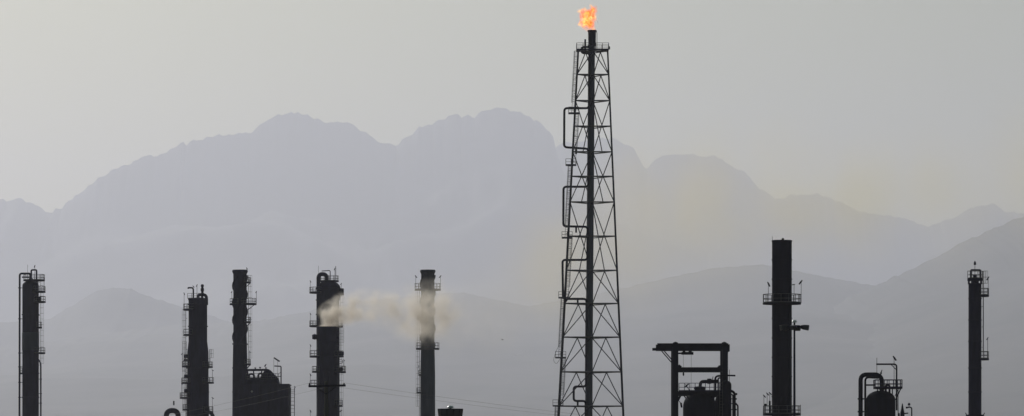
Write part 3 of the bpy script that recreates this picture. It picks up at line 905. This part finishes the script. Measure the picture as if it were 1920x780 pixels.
# ------------------------------------------------------------------ high mast floodlights
def light_mast(label, px, d, ytop, heads, rb, rt, crown, drop=0.6, pole_mat='steel'):
    t = Thing('floodlight_mast', label, 'light mast', px, d)
    zt = t.Z(ytop)
    t.part('pole', MB().tube([(0,0,0), (0,0,zt-0.15)], rb, 12, r1=rt), pole_mat, True)
    t.part('head_cap', MB().lathe([(rt, zt-0.20), (crown*0.95, zt-0.19), (crown, zt-0.14), (crown*0.75, zt-0.05), (crown*0.3, zt), (0.01, zt+0.02)], 18), 'cap', True)
    t.part('lowering_drum', MB().lathe([(rt*1.01, zt-drop-0.2), (crown*0.7, zt-drop-0.18), (crown*0.72, zt-drop+0.12), (rt*1.01, zt-drop+0.14)], 16), 'steel', True)
    rg = MB()
    rr = max(0.3, max(h[1] for h in heads)-0.25)
    prev = None
    n = 20
    for i in range(n):
        a, b = 2*PI*i/n, 2*PI*(i+1)/n
        rg.bar((rr*math.cos(a), rr*math.sin(a), zt-drop), (rr*math.cos(b), rr*math.sin(b), zt-drop), 0.06)
    for i in range(4):
        a = PI/4+PI/2*i
        rg.bar((rt*math.cos(a), rt*math.sin(a), zt-drop), (rr*math.cos(a), rr*math.sin(a), zt-drop), 0.06)
    ring = t.part('headframe_ring', rg, 'steel')
    for (ang, dist, w, h, tilt) in heads:
        a = R(ang)
        rad = Vector((math.cos(a), math.sin(a), 0)); tan = Vector((-math.sin(a), math.cos(a), 0))
        ax = rad*math.cos(tilt) - Vector((0,0,1))*math.sin(tilt)
        up = rad*math.sin(tilt) + Vector((0,0,1))*math.cos(tilt)
        c = rad*dist + Vector((0,0,zt-drop-0.04))
        fl = MB()
        vs = []
        for s, q in ((-0.5, 0.55), (-0.1, 0.9), (0.5, 1.0)):
            for u, v in ((-1,-1),(1,-1),(1,1),(-1,1)):
                vs.append(c + ax*(s*w) + tan*(u*w*0.5*q) + up*(v*h*0.5*q))
        fs = [(0,3,2,1)]
        for r0 in (0, 4):
            for j in range(4): fs.append((r0+j, r0+(j+1)%4, r0+4+(j+1)%4, r0+4+j))
        fs.append((8,9,10,11))
        fl.add(vs, fs)
        fo = t.part('floodlight', fl, 'soot' if d < 425 else 'insul')
        t.part('lens', MB().obox(c+ax*(0.5*w+0.012), ax*0.008, tan*w*0.42, up*h*0.40), 'glass', parent=fo)
    return t
light_mast('floodlight mast whose broad lamp crown peeks over the bottom edge beside the blue-grey chimney', 844.5, 420, 760.5,
           [(a, 0.68, 0.56, 0.70, 0.12) for a in range(0, 360, 30)], 0.16, 0.10, 0.27, 0.52)
m2 = light_mast('tall floodlight mast with white cap in front of the plain chimney', 1489.5, 430, 600,
           [(0, 0.82, 0.66, 0.42, 0.12), (180, 0.55, 0.5, 0.4, 0.2), (200, 0.95, 0.5, 0.42, 0.2), (150, 0.7, 0.5, 0.4, 0.3), (60, 0.5, 0.45, 0.4, 0.4), (250, 0.35, 0.4, 0.35, 0.4)], 0.13, 0.075, 0.21, 0.55)

# ================================================================== hoist gantry and vessels
def gantry():
    t = Thing('hoist_gantry', 'black steel gantry frame with overhanging top beam and hoist trolley', 'gantry', 1311, 650)
    D = 2.6
    def ibeam(p, q, h, w, name='beam'):
        mb = MB()
        p, q = Vector(p), Vector(q)
        mb.bar(p+Vector((0,0,h/2-0.03)), q+Vector((0,0,h/2-0.03)), w, 0.06)
        mb.bar(p-Vector((0,0,h/2-0.03)), q-Vector((0,0,h/2-0.03)), w, 0.06)
        mb.bar(p, q, 0.06, h-0.124)
        return t.part(name, mb, 'soot')
    for y in (-D, D):
        for px in (1265, 1357.5):
            t.part('column', MB().box(t.X(px)-0.34, t.X(px)+0.34, y-0.30, y+0.30, 0, t.Z(645)-0.45), 'soot')
            t.part('base_plate', MB().box(t.X(px)-0.6, t.X(px)+0.6, y-0.6, y+0.6, 0.003, 0.2), 'soot')
        ibeam(t.P(1231, 651, y), t.P(1363.5, 651, y), t.W(12), 0.5, 'top_beam')
        ibeam(t.P(1270.6, 693.5, y), t.P(1352, 693.5, y), t.W(7.5), 0.4, 'cross_beam')
        ibeam(t.P(1270.6, 738, y), t.P(1352, 738, y), t.W(8), 0.4, 'cross_beam')
        t.part('knee_brace', MB().bar(t.P(1242, 657, y), t.P(1261, 679, y), 0.13), 'soot')
        for (pa, pb, qa, qb) in ((1270.5, 686, 1275.5, 690), (1352, 685, 1347.5, 690)):
            t.part('gusset', MB().bar(t.P(pa, pb, y), t.P(qa, qb, y), 0.22, 0.3), 'soot')
        for (pa, pb, qa, qb) in ((1270.5, 752, 1276, 741), (1284, 741, 1292, 752)):
            t.part('knee_brace', MB().bar(t.P(pa, pb, y), t.P(qa, qb, y), 0.14), 'soot')
    for px in (1265, 1357.5):
        for py in (652, 694, 738):
            t.part('tie_beam', MB().bar(t.P(px, py, -D+0.31), t.P(px, py, D-0.31), 0.35, 0.4), 'soot')
    for px in (1265, 1356):
        t.part('top_cap', MB().lathe([(0.34, t.Z(645)), (0.28, t.Z(643.5)), (0.05, t.Z(642))], 10, t.X(px), -D), 'soot')
    t.part('end_bumper', MB().box(t.X(1363.5)+0.002, t.X(1366), -D-0.3, D+0.3, t.Z(660), t.Z(647)), 'soot')
    # monorail under the top beam, running out to the left, with the trolley hanging from it
    ibeam(t.P(1223, 655, 0), t.P(1361, 655, 0), t.W(5), 0.3, 'monorail')
    for px in (1236, 1265, 1310, 1356):
        t.part('hanger', MB().bar(t.P(px, 651, -D), t.P(px, 651, D), 0.2, 0.2), 'soot')
    h = t.part('hoist_trolley', MB().box(t.X(1278), t.X(1300), -0.4, 0.4, t.Z(665), t.Z(660)).box(t.X(1280), t.X(1285), -0.3, 0.3, t.Z(660), t.Z(657.6)).box(t.X(1291), t.X(1297), -0.3, 0.3, t.Z(660), t.Z(657.6)).box(t.X(1271), t.X(1278), -0.15, 0.15, t.Z(664), t.Z(661)), 'soot')
    t.part('hoist_chain', MB().tube([t.P(1281, 665), t.P(1281.5, 699)], 0.02, 5), 'thin', parent=h)
    t.part('hook', MB().lathe([(0.03,t.Z(705)),(0.10,t.Z(703)),(0.10,t.Z(699)),(0.02,t.Z(698))], 8, t.X(1281.5), 0), 'soot', parent=h)
    t.part('hoist_chain', MB().tube([t.P(1296, 665), t.P(1296, 734)], 0.018, 5), 'thin', parent=h)
    # walkway between the columns
    w = t.part('walkway', MB().box(t.X(1270.6), t.X(1352), -D-1.1, -D-0.22, t.Z(736), t.Z(735)), 'soot')
    t.part('railing', railing_mb([(t.X(p), -D-1.05, t.Z(735)) for p in (1271, 1281, 1291, 1301, 1311, 1320, 1328, 1336, 1344, 1352)], 1.0, 0.04), 'steel', parent=w)
    t.part('lamp_pole', MB().bar(t.P(1291, 734, -D-1), t.P(1283, 722, -D-1), 0.10).bar(t.P(1282, 727, -D-1), t.P(1289, 721, -D-1), 0.16), 'soot')
    t.part('floodlight', MB().bar(t.P(1270.6, 752, -D-0.2), t.P(1275, 757, -D-0.2), 0.08).bar(t.P(1275, 756, -D-0.2), t.P(1276.5, 765, -D-0.2), 0.22), 'soot')
gantry()

def vessel(t, px, r_px, ytop, h_px, y=0.0, neck=None, mat='soot'):
    x = t.X(px); r = t.W(r_px); z = t.Z(ytop) - t.W(h_px)
    s = t.part('shell', MB().lathe([(r, 2.0), (r, z)] , 36, x, y), mat, True)
    t.part('dome', MB().lathe([(r, z)] + dome_prof(r, z, t.W(h_px), 10), 36, x, y), mat, True)
    t.part('skirt', MB().lathe([(r*1.08, 0), (r*1.02, 2.0), (r*0.9, 2.02)], 36, x, y), mat, True)

def sphere_vessel():
    t = Thing('pressure_vessel', 'round-shouldered black vessel with flanged neck inside the gantry frame', 'vessel', 1312, 648)
    vessel(t, 1312, 31.5, 732, 32)
    n = t.part('neck', MB().lathe([(t.W(14), t.Z(746)), (t.W(10.5), t.Z(733)), (t.W(9), t.Z(729)), (t.W(9.5), t.Z(728.5)), (t.W(9.5), t.Z(725)), (t.W(4.5), t.Z(724.5)), (0.01, t.Z(724))], 22), 'soot', True)
    t.part('flange', MB().lathe([(t.W(9.4), t.Z(730.5)), (t.W(11), t.Z(730)), (t.W(11), t.Z(727)), (t.W(9.4), t.Z(726.5))], 22), 'soot', True, n)
    pipe(t, [t.P(1312.5, 726), t.P(1314, 715.5), t.P(1348, 714.5)], 0.20, 'soot', 0.55, 'overhead_pipe')
    t.part('valve', MB().lathe([(0.01, -0.33), (0.25, -0.31), (0.33, -0.06), (0.33, 0.06), (0.25, 0.31), (0.01, 0.33)], 14), 'soot', True).location = t.P(1330, 714.8)
    t.part('valve_stem', MB().bar(t.P(1335, 713.5), t.P(1337, 706), 0.08), 'soot')
    pipe(t, [t.P(1341, 745, -0.5), t.P(1341, 708, -0.5), t.P(1345, 705, -0.5), t.P(1351, 705, -0.5)], 0.12, 'soot', 0.4)
    pipe(t, [t.P(1346, 745, -0.8), t.P(1346, 709, -0.8), t.P(1351, 709, -0.8)], 0.09, 'soot', 0.2)
    for px in (1333, 1338):
        pipe(t, [t.P(px, 765, -0.9), t.P(px-1, 744, -0.9), t.P(px+7, 741, -0.9)], 0.13, 'soot', 0.3)
sphere_vessel()

def slim_vessel():
    t = Thing('pressure_vessel', 'slim round-topped black vessel at the right post of the gantry', 'vessel', 1361, 646)
    vessel(t, 1361, 10.5, 713, 9)
    pipe(t, [t.P(1350, 704, -0.5), t.P(1363, 704, -0.5), t.P(1378.5, 704.5, -0.5)], 0.10, 'soot', 0.1, 'vent_arm')
    pipe(t, [t.P(1363, 716, -0.4), t.P(1363, 704, -0.4)], 0.12, 'soot')
    t.part('mast', MB().tube([t.P(1368, 716, 0.3), t.P(1368, 693, 0.3)], 0.03, 5), 'thin')
    p = pipe(t, [t.P(1369, 732, -0.3), t.P(1377, 736, -0.3), (t.X(1378.5), -0.3, 0)], 0.15, 'soot', 0.5)
    t.part('flange', MB().box(t.X(1375), t.X(1382), -0.5, -0.1, t.Z(741), t.Z(737)), 'soot', parent=p)
    for py in (748, 757, 768):
        clamp(t, p, t.X(1378), -0.3, t.Z(py), 0.16, (t.X(1370), -0.3, t.Z(py)), 'soot')
    pipe(t, [t.P(1378, 757, -0.6), t.P(1383, 760, -0.6), (t.X(1383), -0.6, 0)], 0.10, 'soot', 0.3)
    pipe(t, [(t.X(1374.5), 0.3, 0), t.P(1374.5, 740, 0.3), t.P(1368, 739, 0.3)], 0.09, 'soot', 0.2)
    ladder(t, t.W(10.5), -130, t.Z(800), t.Z(716), cage=False)
    pipe(t, [(t.X(1347), 0.4, 0), t.P(1347, 746, 0.4), t.P(1356, 743, 0.4)], 0.36, 'soot', 0.5, 'downcomer', n=16)
    pipe(t, [(t.X(1341), 0.6, 0), t.P(1341, 752, 0.6), t.P(1356, 748, 0.6)], 0.2, 'soot', 0.5)
slim_vessel()

def plain_chimney():
    t = Thing('chimney_stack', 'thick plain black chimney, tallest right of the flare, with one mid-height gallery', 'chimney', 1466, 680)
    r = t.W(18.6); zt = t.Z(450.5)
    shell(t, 'shell', [(r*1.03, 0), (r*1.0, t.Z(640)), (r, zt), (r*0.86, zt), (r*0.86, zt-5), (0.01, zt-5.1)], 'soot', 40)
    for py in (452, 487, 523.5, 597, 634, 670, 706, 743):
        t.part('joint_flange', MB().lathe([(r*0.995, t.Z(py)-0.07), (r*1.045, t.Z(py)-0.06), (r*1.045, t.Z(py)+0.06), (r*0.995, t.Z(py)+0.07)], 40), 'soot', True)
    t.part('obstruction_light', MB().lathe([(0.16, zt-0.02), (0.16, zt+0.12), (0.1, zt+0.2), (0.01, zt+0.24)], 10, 0.05, -r*0.93), 'soot', True)
    t.part('lightning_rod', MB().tube([(-r*0.96, 0, zt-0.1), (-r*0.96, 0, zt+0.5)], 0.025, 5), 'soot')
    arc_platform(t, r, t.W(17.5), t.Z(568.5), 0, 360, 1.12, thick=0.16, mat='soot', rr=0.042)
    arc_platform(t, r, t.W(17), t.Z(776.5), 0, 360, 1.05, thick=0.2, mat='soot', rr=0.045)
    # flood lamps on the galleries
    lamp(t, t.P(1440, 568, -0.7), t.W(36), 0.5, 1.1, 1, 0.03, 'soot')
    lamp(t, t.P(1502, 568, -0.2), t.W(40), 0.5, 0.9, -1, 0.03, 'soot')
    lamp(t, t.P(1488, 568, -0.9), t.W(34), 0.3, 0.2, -1, 0.03, 'soot')
    for px, h in ((1432, 34), (1438, 38), (1443, 39)):
        lamp(t, t.P(px, 776, -0.4), t.W(h), 0.36, 0.8, 1, 0.03, 'soot')
    t.part('surge_bottle', MB().lathe([(0.12, t.Z(776)), (0.13, t.Z(764)), (0.12, t.Z(752)), (0.01, t.Z(751))], 10, t.X(1442.5), -0.9), 'soot', True)
    t.part('valve', MB().lathe([(0.05, t.Z(776)), (0.05, t.Z(762)), (0.16, t.Z(761)), (0.16, t.Z(757.5)), (0.01, t.Z(757))], 10, t.X(1434.5), -0.9), 'soot', True)
    q = t.part('lamp_bracket', MB().bar(t.P(1500, 776, -0.9), t.P(1500, 759, -0.9), 0.06), 'soot')
    for x in (1455, 1477):
        pipe(t, [(t.X(x), -r-0.12, 0), (t.X(x), -r-0.12, t.Z(572))], 0.05, 'soot')
plain_chimney()

def right_vessel():
    t = Thing('pressure_vessel', 'domed black vessel with thick goose-necked pipe and a railed gallery on top', 'vessel', 1652, 650)
    vessel(t, 1651.5, 27.5, 732, 18)
    y = -0.5
    p = pipe(t, [(t.X(1613), y, 0), t.P(1613, 702.5, y), t.P(1645, 702.5, y), t.P(1652.5, 709, y), t.P(1653, 738, y)], 0.27, 'soot', 0.75, 'overhead_pipe', n=16)
    t.part('flange', MB().lathe([(0.27, t.Z(731)), (0.42, t.Z(730.5)), (0.42, t.Z(727.5)), (0.27, t.Z(727))], 16, t.X(1653), y), 'soot', True, p)
    q = pipe(t, [(t.X(1622.5), y+0.6, 0), t.P(1622.5, 707, y+0.6), t.P(1647, 708.5, y+0.3)], 0.13, 'soot', 0.5)
    for py in (748, 772):
        clamp(t, p, t.X(1613), y, t.Z(py), 0.27, (t.X(1626), y, t.Z(py)), 'soot')
    pipe(t, [t.P(1622.5, 722, y+0.6), t.P(1641, 722, y)], 0.10, 'soot')
    # gallery
    z = t.Z(727.5)
    cx = t.X(1664.5)
    d = t.part('platform', MB().box(t.X(1639), t.X(1690), -1.5, 1.2, z-0.12, z), 'soot')
    pts = [(t.X(p_), -1.46, z) for p_ in (1639.5, 1648, 1656.5, 1665, 1673, 1681, 1689.5)] + [(t.X(1689.5), 0, z), (t.X(1689.5), 1.16, z)] + [(t.X(p_), 1.16, z) for p_ in (1681, 1665, 1648, 1639.5)] + [(t.X(1639.5), 0, z)]
    t.part('railing', railing_mb(pts, 0.98, 0.045, True), 'steel', parent=d)
    t.part('bracket', MB().bar(t.P(1688, 728.5, -0.8), t.P(1678, 750, -0.8), 0.13).bar(t.P(1684, 729, -0.6), t.P(1677, 743, -0.6), 0.08), 'soot', parent=d)
    for x in (1644, 1660, 1672):
        t.part('leg', MB().bar(t.P(x, 728.2, -0.9), t.P(x, 745, -0.9), 0.12), 'soot', parent=d)
    # davit
    dv = t.part('davit', MB().tube(fillet([t.P(1679, 770, -1.55), t.P(1679, 683.5, -1.55), t.P(1641, 683.5, -1.55)], 0.35), 0.10, 8), 'soot', True)
    t.part('davit_brace', MB().bar(t.P(1668.5, 684, -1.55), t.P(1678.5, 694, -1.55), 0.09), 'soot', parent=dv)
    t.part('lightning_rod', MB().tube([t.P(1643.5, 701, y), t.P(1643.5, 671, y)], 0.035, 5), 'thin')
    lamp(t, t.P(1674.5, 727, -1.4), t.W(56), 0.5, 0.95, 1, 0.03, 'soot')
    lamp(t, t.P(1652, 702, y), t.W(5), 0.26, -1.2, 1, 0.05, 'soot')
    t.part('valve', MB().bar(t.P(1650, 705, y), t.P(1651, 698, y), 0.12), 'soot')
    ladder(t, t.W(27.5), -8, t.Z(790), t.Z(729), cage=False)
    pipe(t, [t.P(1660, 738, -0.6), t.P(1660, 722, -0.6), t.P(1667, 722, -0.6), t.P(1667, 742, -0.6)], 0.13, 'soot', 0.3)
right_vessel()

def small_right():
    t = Thing('vent_pipe', 'short tapered vent spike just right of the goose-necked vessel', 'vent', 1692, 600)
    t.part('pipe', MB().tube([(0,0,0), (0,0,t.Z(775))], t.W(4.5), 12, r1=t.W(4)), 'soot', True)
    t.part('cone', MB().lathe([(t.W(4.2), t.Z(775)), (t.W(2.2), t.Z(766)), (t.W(1.0), t.Z(758)), (0.01, t.Z(756))], 12), 'soot', True)
    pipe(t, [t.P(1694, 775.5), t.P(1703, 774.5)], 0.07, 'soot')
    pipe(t, [(t.X(1686), 0.2, 0), t.P(1686, 775, 0.2)], 0.09, 'soot')
    t.part('valve', MB().lathe([(0.01, t.Z(779)), (0.12, t.Z(778)), (0.12, t.Z(775)), (0.01, t.Z(774))], 8, t.X(1685.5), 0.2), 'soot')
    u = Thing('lamp_post', 'thin hooked lamp post at the bottom edge between vessel and right column', 'lamp post', 1709.5, 600)
    u.part('pole', MB().tube(fillet([(0,0,0), (0,0,u.Z(763)), u.P(1700.5, 764)], 0.3), 0.075, 8), 'soot', True)
    u.part('lamp_head', MB().lathe([(0.17, u.Z(760)), (0.14, u.Z(757)), (0.03, u.Z(755))], 10, u.X(1704.5), 0), 'soot', True)
    u.part('lamp_arm', MB().bar(u.P(1704.5, 764), u.P(1704.5, 759), 0.07), 'soot')
    u.part('ballast_box', MB().box(u.X(1698.5), u.X(1701.5), -0.1, 0.1, u.Z(766), u.Z(762.5)), 'soot')
small_right()

def column_right():
    t = Thing('distillation_column', 'slim dark column near the right edge with a railed crown and rod', 'column', 1828, 800)
    r = t.W(12.2)
    zt = t.Z(533)
    shell(t, 'shell', [(r*1.0, 0), (r*1.0, t.Z(660)), (r, zt)], 'steel')
    shell(t, 'top_head', [(r*0.99, zt), (r*1.12, zt+0.002), (r*1.12, zt+0.12), (r*0.6, zt+0.2), (0.01, zt+0.25)], 'steel')
    for py in (560, 600, 640, 690, 735):
        t.part('weld_band', MB().lathe([(r, t.Z(py)-0.08), (r+0.07, t.Z(py)-0.06), (r+0.07, t.Z(py)+0.06), (r, t.Z(py)+0.08)], 32), 'steel')
    # crown: upper deck on short arched legs
    zd = t.Z(522.5)
    for i in range(8):
        a = 2*PI*(i+0.5)/8
        t.part('crown_post', MB().bar((r*1.02*math.cos(a), r*1.02*math.sin(a), zt+0.1), (r*1.02*math.cos(a), r*1.02*math.sin(a), zd-0.1), 0.2), 'steel')
    d = arc_platform(t, 0.25, r*1.12-0.25+0.05, zd, 0, 360, 1.15, brackets=False, thick=0.32)
    t.part('nozzle', MB().tube([(0,0,zt+0.1), (0,0,zd+0.6)], 0.3, 12), 'steel', True)
    pipe(t, [t.P(1819.5, 524, -0.5), t.P(1819.5, 506.5, -0.5), t.P(1838, 506.5, -0.5), t.P(1838, 524, -0.5)], 0.13, 'steel', 0.2, 'hoist_frame')
    t.part('obstruction_light', MB().lathe([(0.03, t.Z(522)), (0.04, t.Z(497)), (0.2, t.Z(496.5)), (0.16, t.Z(492)), (0.03, t.Z(489))], 10, 0, 0), 'steel', True)
    ladder(t, r*1.0, 6, t.Z(556), t.Z(508), cage=True)
    arc_platform(t, r, t.W(14), t.Z(554), -50, 45, 1.05, thick=0.2)
    arc_platform(t, r, t.W(14), t.Z(673), -50, 45, 1.1, thick=0.2)
    ladder(t, r*1.0, 2, t.Z(670), t.Z(556), cage=False)
    lamp(t, t.P(1852.5, 554, -0.3), t.W(33), 0.34, 1.0, -1)
    lamp(t, t.P(1851.5, 673, -0.3), t.W(39), 0.26, 1.0, -1)
    arc_platform(t, r, t.W(5), t.Z(777.5), 0, 360, 0.9, thick=0.3, rail=False)
    for sgn in (-1, 1):
        t.part('lug', MB().bar((sgn*r*1.0, -0.2, t.Z(783)), (sgn*(r+t.W(6)), -0.2, t.Z(774)), 0.12), 'steel')
column_right()

# ================================================================== power line
def power_pole(px, d, yarm, label):
    t = Thing('utility_pole', label, 'utility pole', px, d)
    za = t.Z(yarm)
    t.part('pole', MB().tube([(0,0,0), (0,0,za+0.45)], 0.26, 12, r1=0.17), 'conc', True)
    arm = t.part('crossarm', MB().bar((-1.65, -0.26, za-0.02), (1.85, -0.26, za+0.06), 0.16, 0.2), 'soot')
    t.part('arm_brace', MB().bar((-0.9, -0.26, za-0.1), (0.0, -0.24, za-0.75), 0.06).bar((0.9, -0.26, za-0.1), (0.0, -0.24, za-0.75), 0.06), 'soot', parent=arm)
    tops = []
    for x in (-1.55, 1.7):
        t.part('insulator', MB().lathe([(0.05, za+0.08), (0.11, za+0.12), (0.05, za+0.16), (0.11, za+0.2), (0.05, za+0.24), (0.03, za+0.3)], 10, x, -0.26), 'soot', True, arm)
        tops.append(t.o.location + Vector((x, -0.26, za+0.3)))
    return tops
pa = power_pole(611.5, 500, 724, 'dark utility pole with wide crossarm in front of the smoking stack')
def far_end(px, py, d, x):     # where the line leaves the frame for its next pole
    d = d*DS; k = d/F
    return Vector(((px-960)*k + x, d, CAMZ + (HOR-py)*k))
def wire(a, b, sag, label):
    pts = []
    for i in range(41):
        u = i/40
        p = a.lerp(b, u); p.z -= sag*4*u*(1-u)
        pts.append(p-a)
    o = MB().tube(pts, 0.009, 5).build('power_cable', 'wire')
    o.location = a
    o['label'] = label; o['category'] = 'power cable'; o['group'] = 'cables strung from the utility pole'
for i, (hi, x) in enumerate(((0, -1.55), (1, 1.7))):
    wire(pa[i], far_end(1530, 812, 840, x), 0.9, '%s of two faint cables sloping right from the utility pole' % ('upper' if i == 1 else 'lower'))
    wire(pa[i], far_end(70, 812, 840, x), 0.9, '%s of two faint cables sloping left from the utility pole' % ('upper' if i == 0 else 'lower'))

# ================================================================== bird
def bird():
    d = 700*DS; k = d/F
    mb = MB()
    mb.lathe([(0.01,-0.20),(0.05,-0.14),(0.075,-0.02),(0.06,0.08),(0.045,0.13),(0.05,0.17),(0.03,0.21),(0.008,0.26)], 10)
    mb.v = [(z, y, x) for (x, y, z) in mb.v]
    for s in (-1, 1):
        vs = [(0.07, s*0.05, 0.03), (-0.10, s*0.05, 0.03), (0.09, s*0.26, 0.12), (-0.07, s*0.28, 0.12), (-0.04, s*0.52, 0.08), (-0.12, s*0.50, 0.08)]
        lo = [(x, y, z-0.012) for x, y, z in vs]
        mb.add(vs+lo, [(0,2,3,1),(2,4,5,3),(6,7,9,8),(8,9,11,10),(0,6,8,2),(2,8,10,4),(1,3,9,7),(3,5,11,9),(4,10,11,5)])
    mb.add([(-0.18,0.03,0),(-0.18,-0.03,0),(-0.32,-0.06,0),(-0.32,0.06,0),(-0.18,0.03,-0.01),(-0.18,-0.03,-0.01),(-0.32,-0.06,-0.01),(-0.32,0.06,-0.01)], [(0,3,2,1),(4,5,6,7),(0,1,5,4),(1,2,6,5),(2,3,7,6),(3,0,4,7)])
    o = mb.build('bird', 'feather', None, True)
    o.location = ((942-960)*k, d, CAMZ+(HOR-637)*k)
    o.rotation_euler = (0.25, 0.1, 0.7); o.scale = (0.62, 0.62, 0.62)
    o['label'] = 'tiny dark bird flying alone between chimney and flare tower'
    o['category'] = 'bird'
bird()

# ================================================================== smoke
def smoke(name, blobs, origin, color, dens, noise_scale, warp, aniso, hull, contrast=(0.35, 0.65), step=0.5, absorb=(0,0,0), extra=(), low=0.35):
    m, nt, out = new_mat(name)
    N, L = nt.nodes.new, nt.links.new
    tc = N('ShaderNodeTexCoord')
    nz = N('ShaderNodeTexNoise'); nz.inputs['Scale'].default_value = noise_scale; nz.inputs['Detail'].default_value = 4
    L(tc.outputs['Object'], nz.inputs['Vector'])
    sub = N('ShaderNodeVectorMath'); sub.operation = 'SUBTRACT'; L(tc.outputs['Object'], sub.inputs[0]); sub.inputs[1].default_value = (warp/2,)*3
    vm = N('ShaderNodeVectorMath'); vm.operation = 'MULTIPLY_ADD'
    L(nz.outputs['Color'], vm.inputs[0]); vm.inputs[1].default_value = (warp,)*3; L(sub.outputs[0], vm.inputs[2])
    den = blob_density(nt, list(blobs)+list(extra), vm.outputs[0])
    n2 = N('ShaderNodeTexNoise'); n2.inputs['Scale'].default_value = noise_scale*1.6; n2.inputs['Detail'].default_value = 5
    L(tc.outputs['Object'], n2.inputs['Vector'])
    mr = N('ShaderNodeMapRange'); L(n2.outputs['Fac'], mr.inputs[0])
    mr.inputs['From Min'].default_value = contrast[0]; mr.inputs['From Max'].default_value = contrast[1]; mr.inputs['To Min'].default_value = low; mr.inputs['To Max'].default_value = 1.0
    mu = N('ShaderNodeMath'); mu.operation = 'MULTIPLY'; L(den, mu.inputs[0]); L(mr.outputs[0], mu.inputs[1])
    m2 = N('ShaderNodeMath'); m2.operation = 'MULTIPLY'; L(mu.outputs[0], m2.inputs[0]); m2.inputs[1].default_value = dens
    v = N('ShaderNodeVolumePrincipled')
    v.inputs['Color'].default_value = (*color, 1)
    v.inputs['Anisotropy'].default_value = aniso
    v.inputs['Absorption Color'].default_value = (*absorb, 1)
    L(m2.outputs[0], v.inputs['Density'])
    L(v.outputs[0], out.inputs['Volume'])
    m.cycles.volume_step_rate = step
    o = blob_hull(blobs, hull, 2, 16).build(name, m, None, True)
    o.location = origin
    o['kind'] = 'stuff'
    return o

k = 1000*DS/F
ox, oz = (614-960)*k, CAMZ+(HOR-612)*k
S = lambda px, py, r, s, y=0.0: ((px-614)*k, y, (612-py)*k, r*k, s)
pl0 = [S(614,624,17,1.0), S(614,606,22,1.0), S(620,594,31,1.0,-0.3), S(645,582,38,0.45,-0.6), S(690,576,44,0.19,-1.2), S(735,581,50,0.125,-1.6), S(775,586,66,0.19,-2), S(803,588,72,0.20,-2.2), S(832,594,74,0.045,-2.2), S(870,600,80,0.012,-2.2), S(930,600,80,0.005,-2.2)]
pl = []
for a, b in zip(pl0, pl0[1:]):          # close the gaps so the soft balls merge into one stream
    for i in range(3):
        pl.append(tuple(a[j]+(b[j]-a[j])*i/3 for j in range(5)))
pl.append(pl0[-1])
so = smoke('smoke_plume', pl, (ox, 1000*DS, oz), (1.0, 0.925, 0.85), 2.4, 0.24, 4.6, 0.5, 1.05, (0.40, 0.62), low=0.12)
so['label'] = 'beige brown smoke blowing right from the squat stack across the chimney'


# the spent plume, spread thin far downwind behind the flare tower; right end stretched to darken the sky there
kd = 1400*DS/F
ox, oz = (1250-960)*kd, CAMZ+(HOR-470)*kd
S = lambda px, py, r, s, y=0.0: ((px-1250)*kd, y, (470-py)*kd, r*kd, s)
dr = [S(840,590,80,0.3), S(940,560,120,0.5), S(1060,490,170,0.8,3), S(1190,420,200,0.95,5), S(1330,390,210,0.95,5), S(1480,360,190,1.0,5), S(1620,370,180,0.75,5), S(1780,360,190,0.5,5), S(1990,330,220,0.45,5), S(2200,300,230,0.2,5)]
do = smoke('drifting_smoke', dr, (ox, 1400*DS, oz), (0.93, 0.77, 0.56), 0.034, 0.022, 18.0, 0.5, 1.1, (0.38, 0.66), 1.0, absorb=(0.4, 0.3, 0.05), low=0.25)
do['label'] = 'faint yellowish smoke spread thin behind and right of the flare tower'
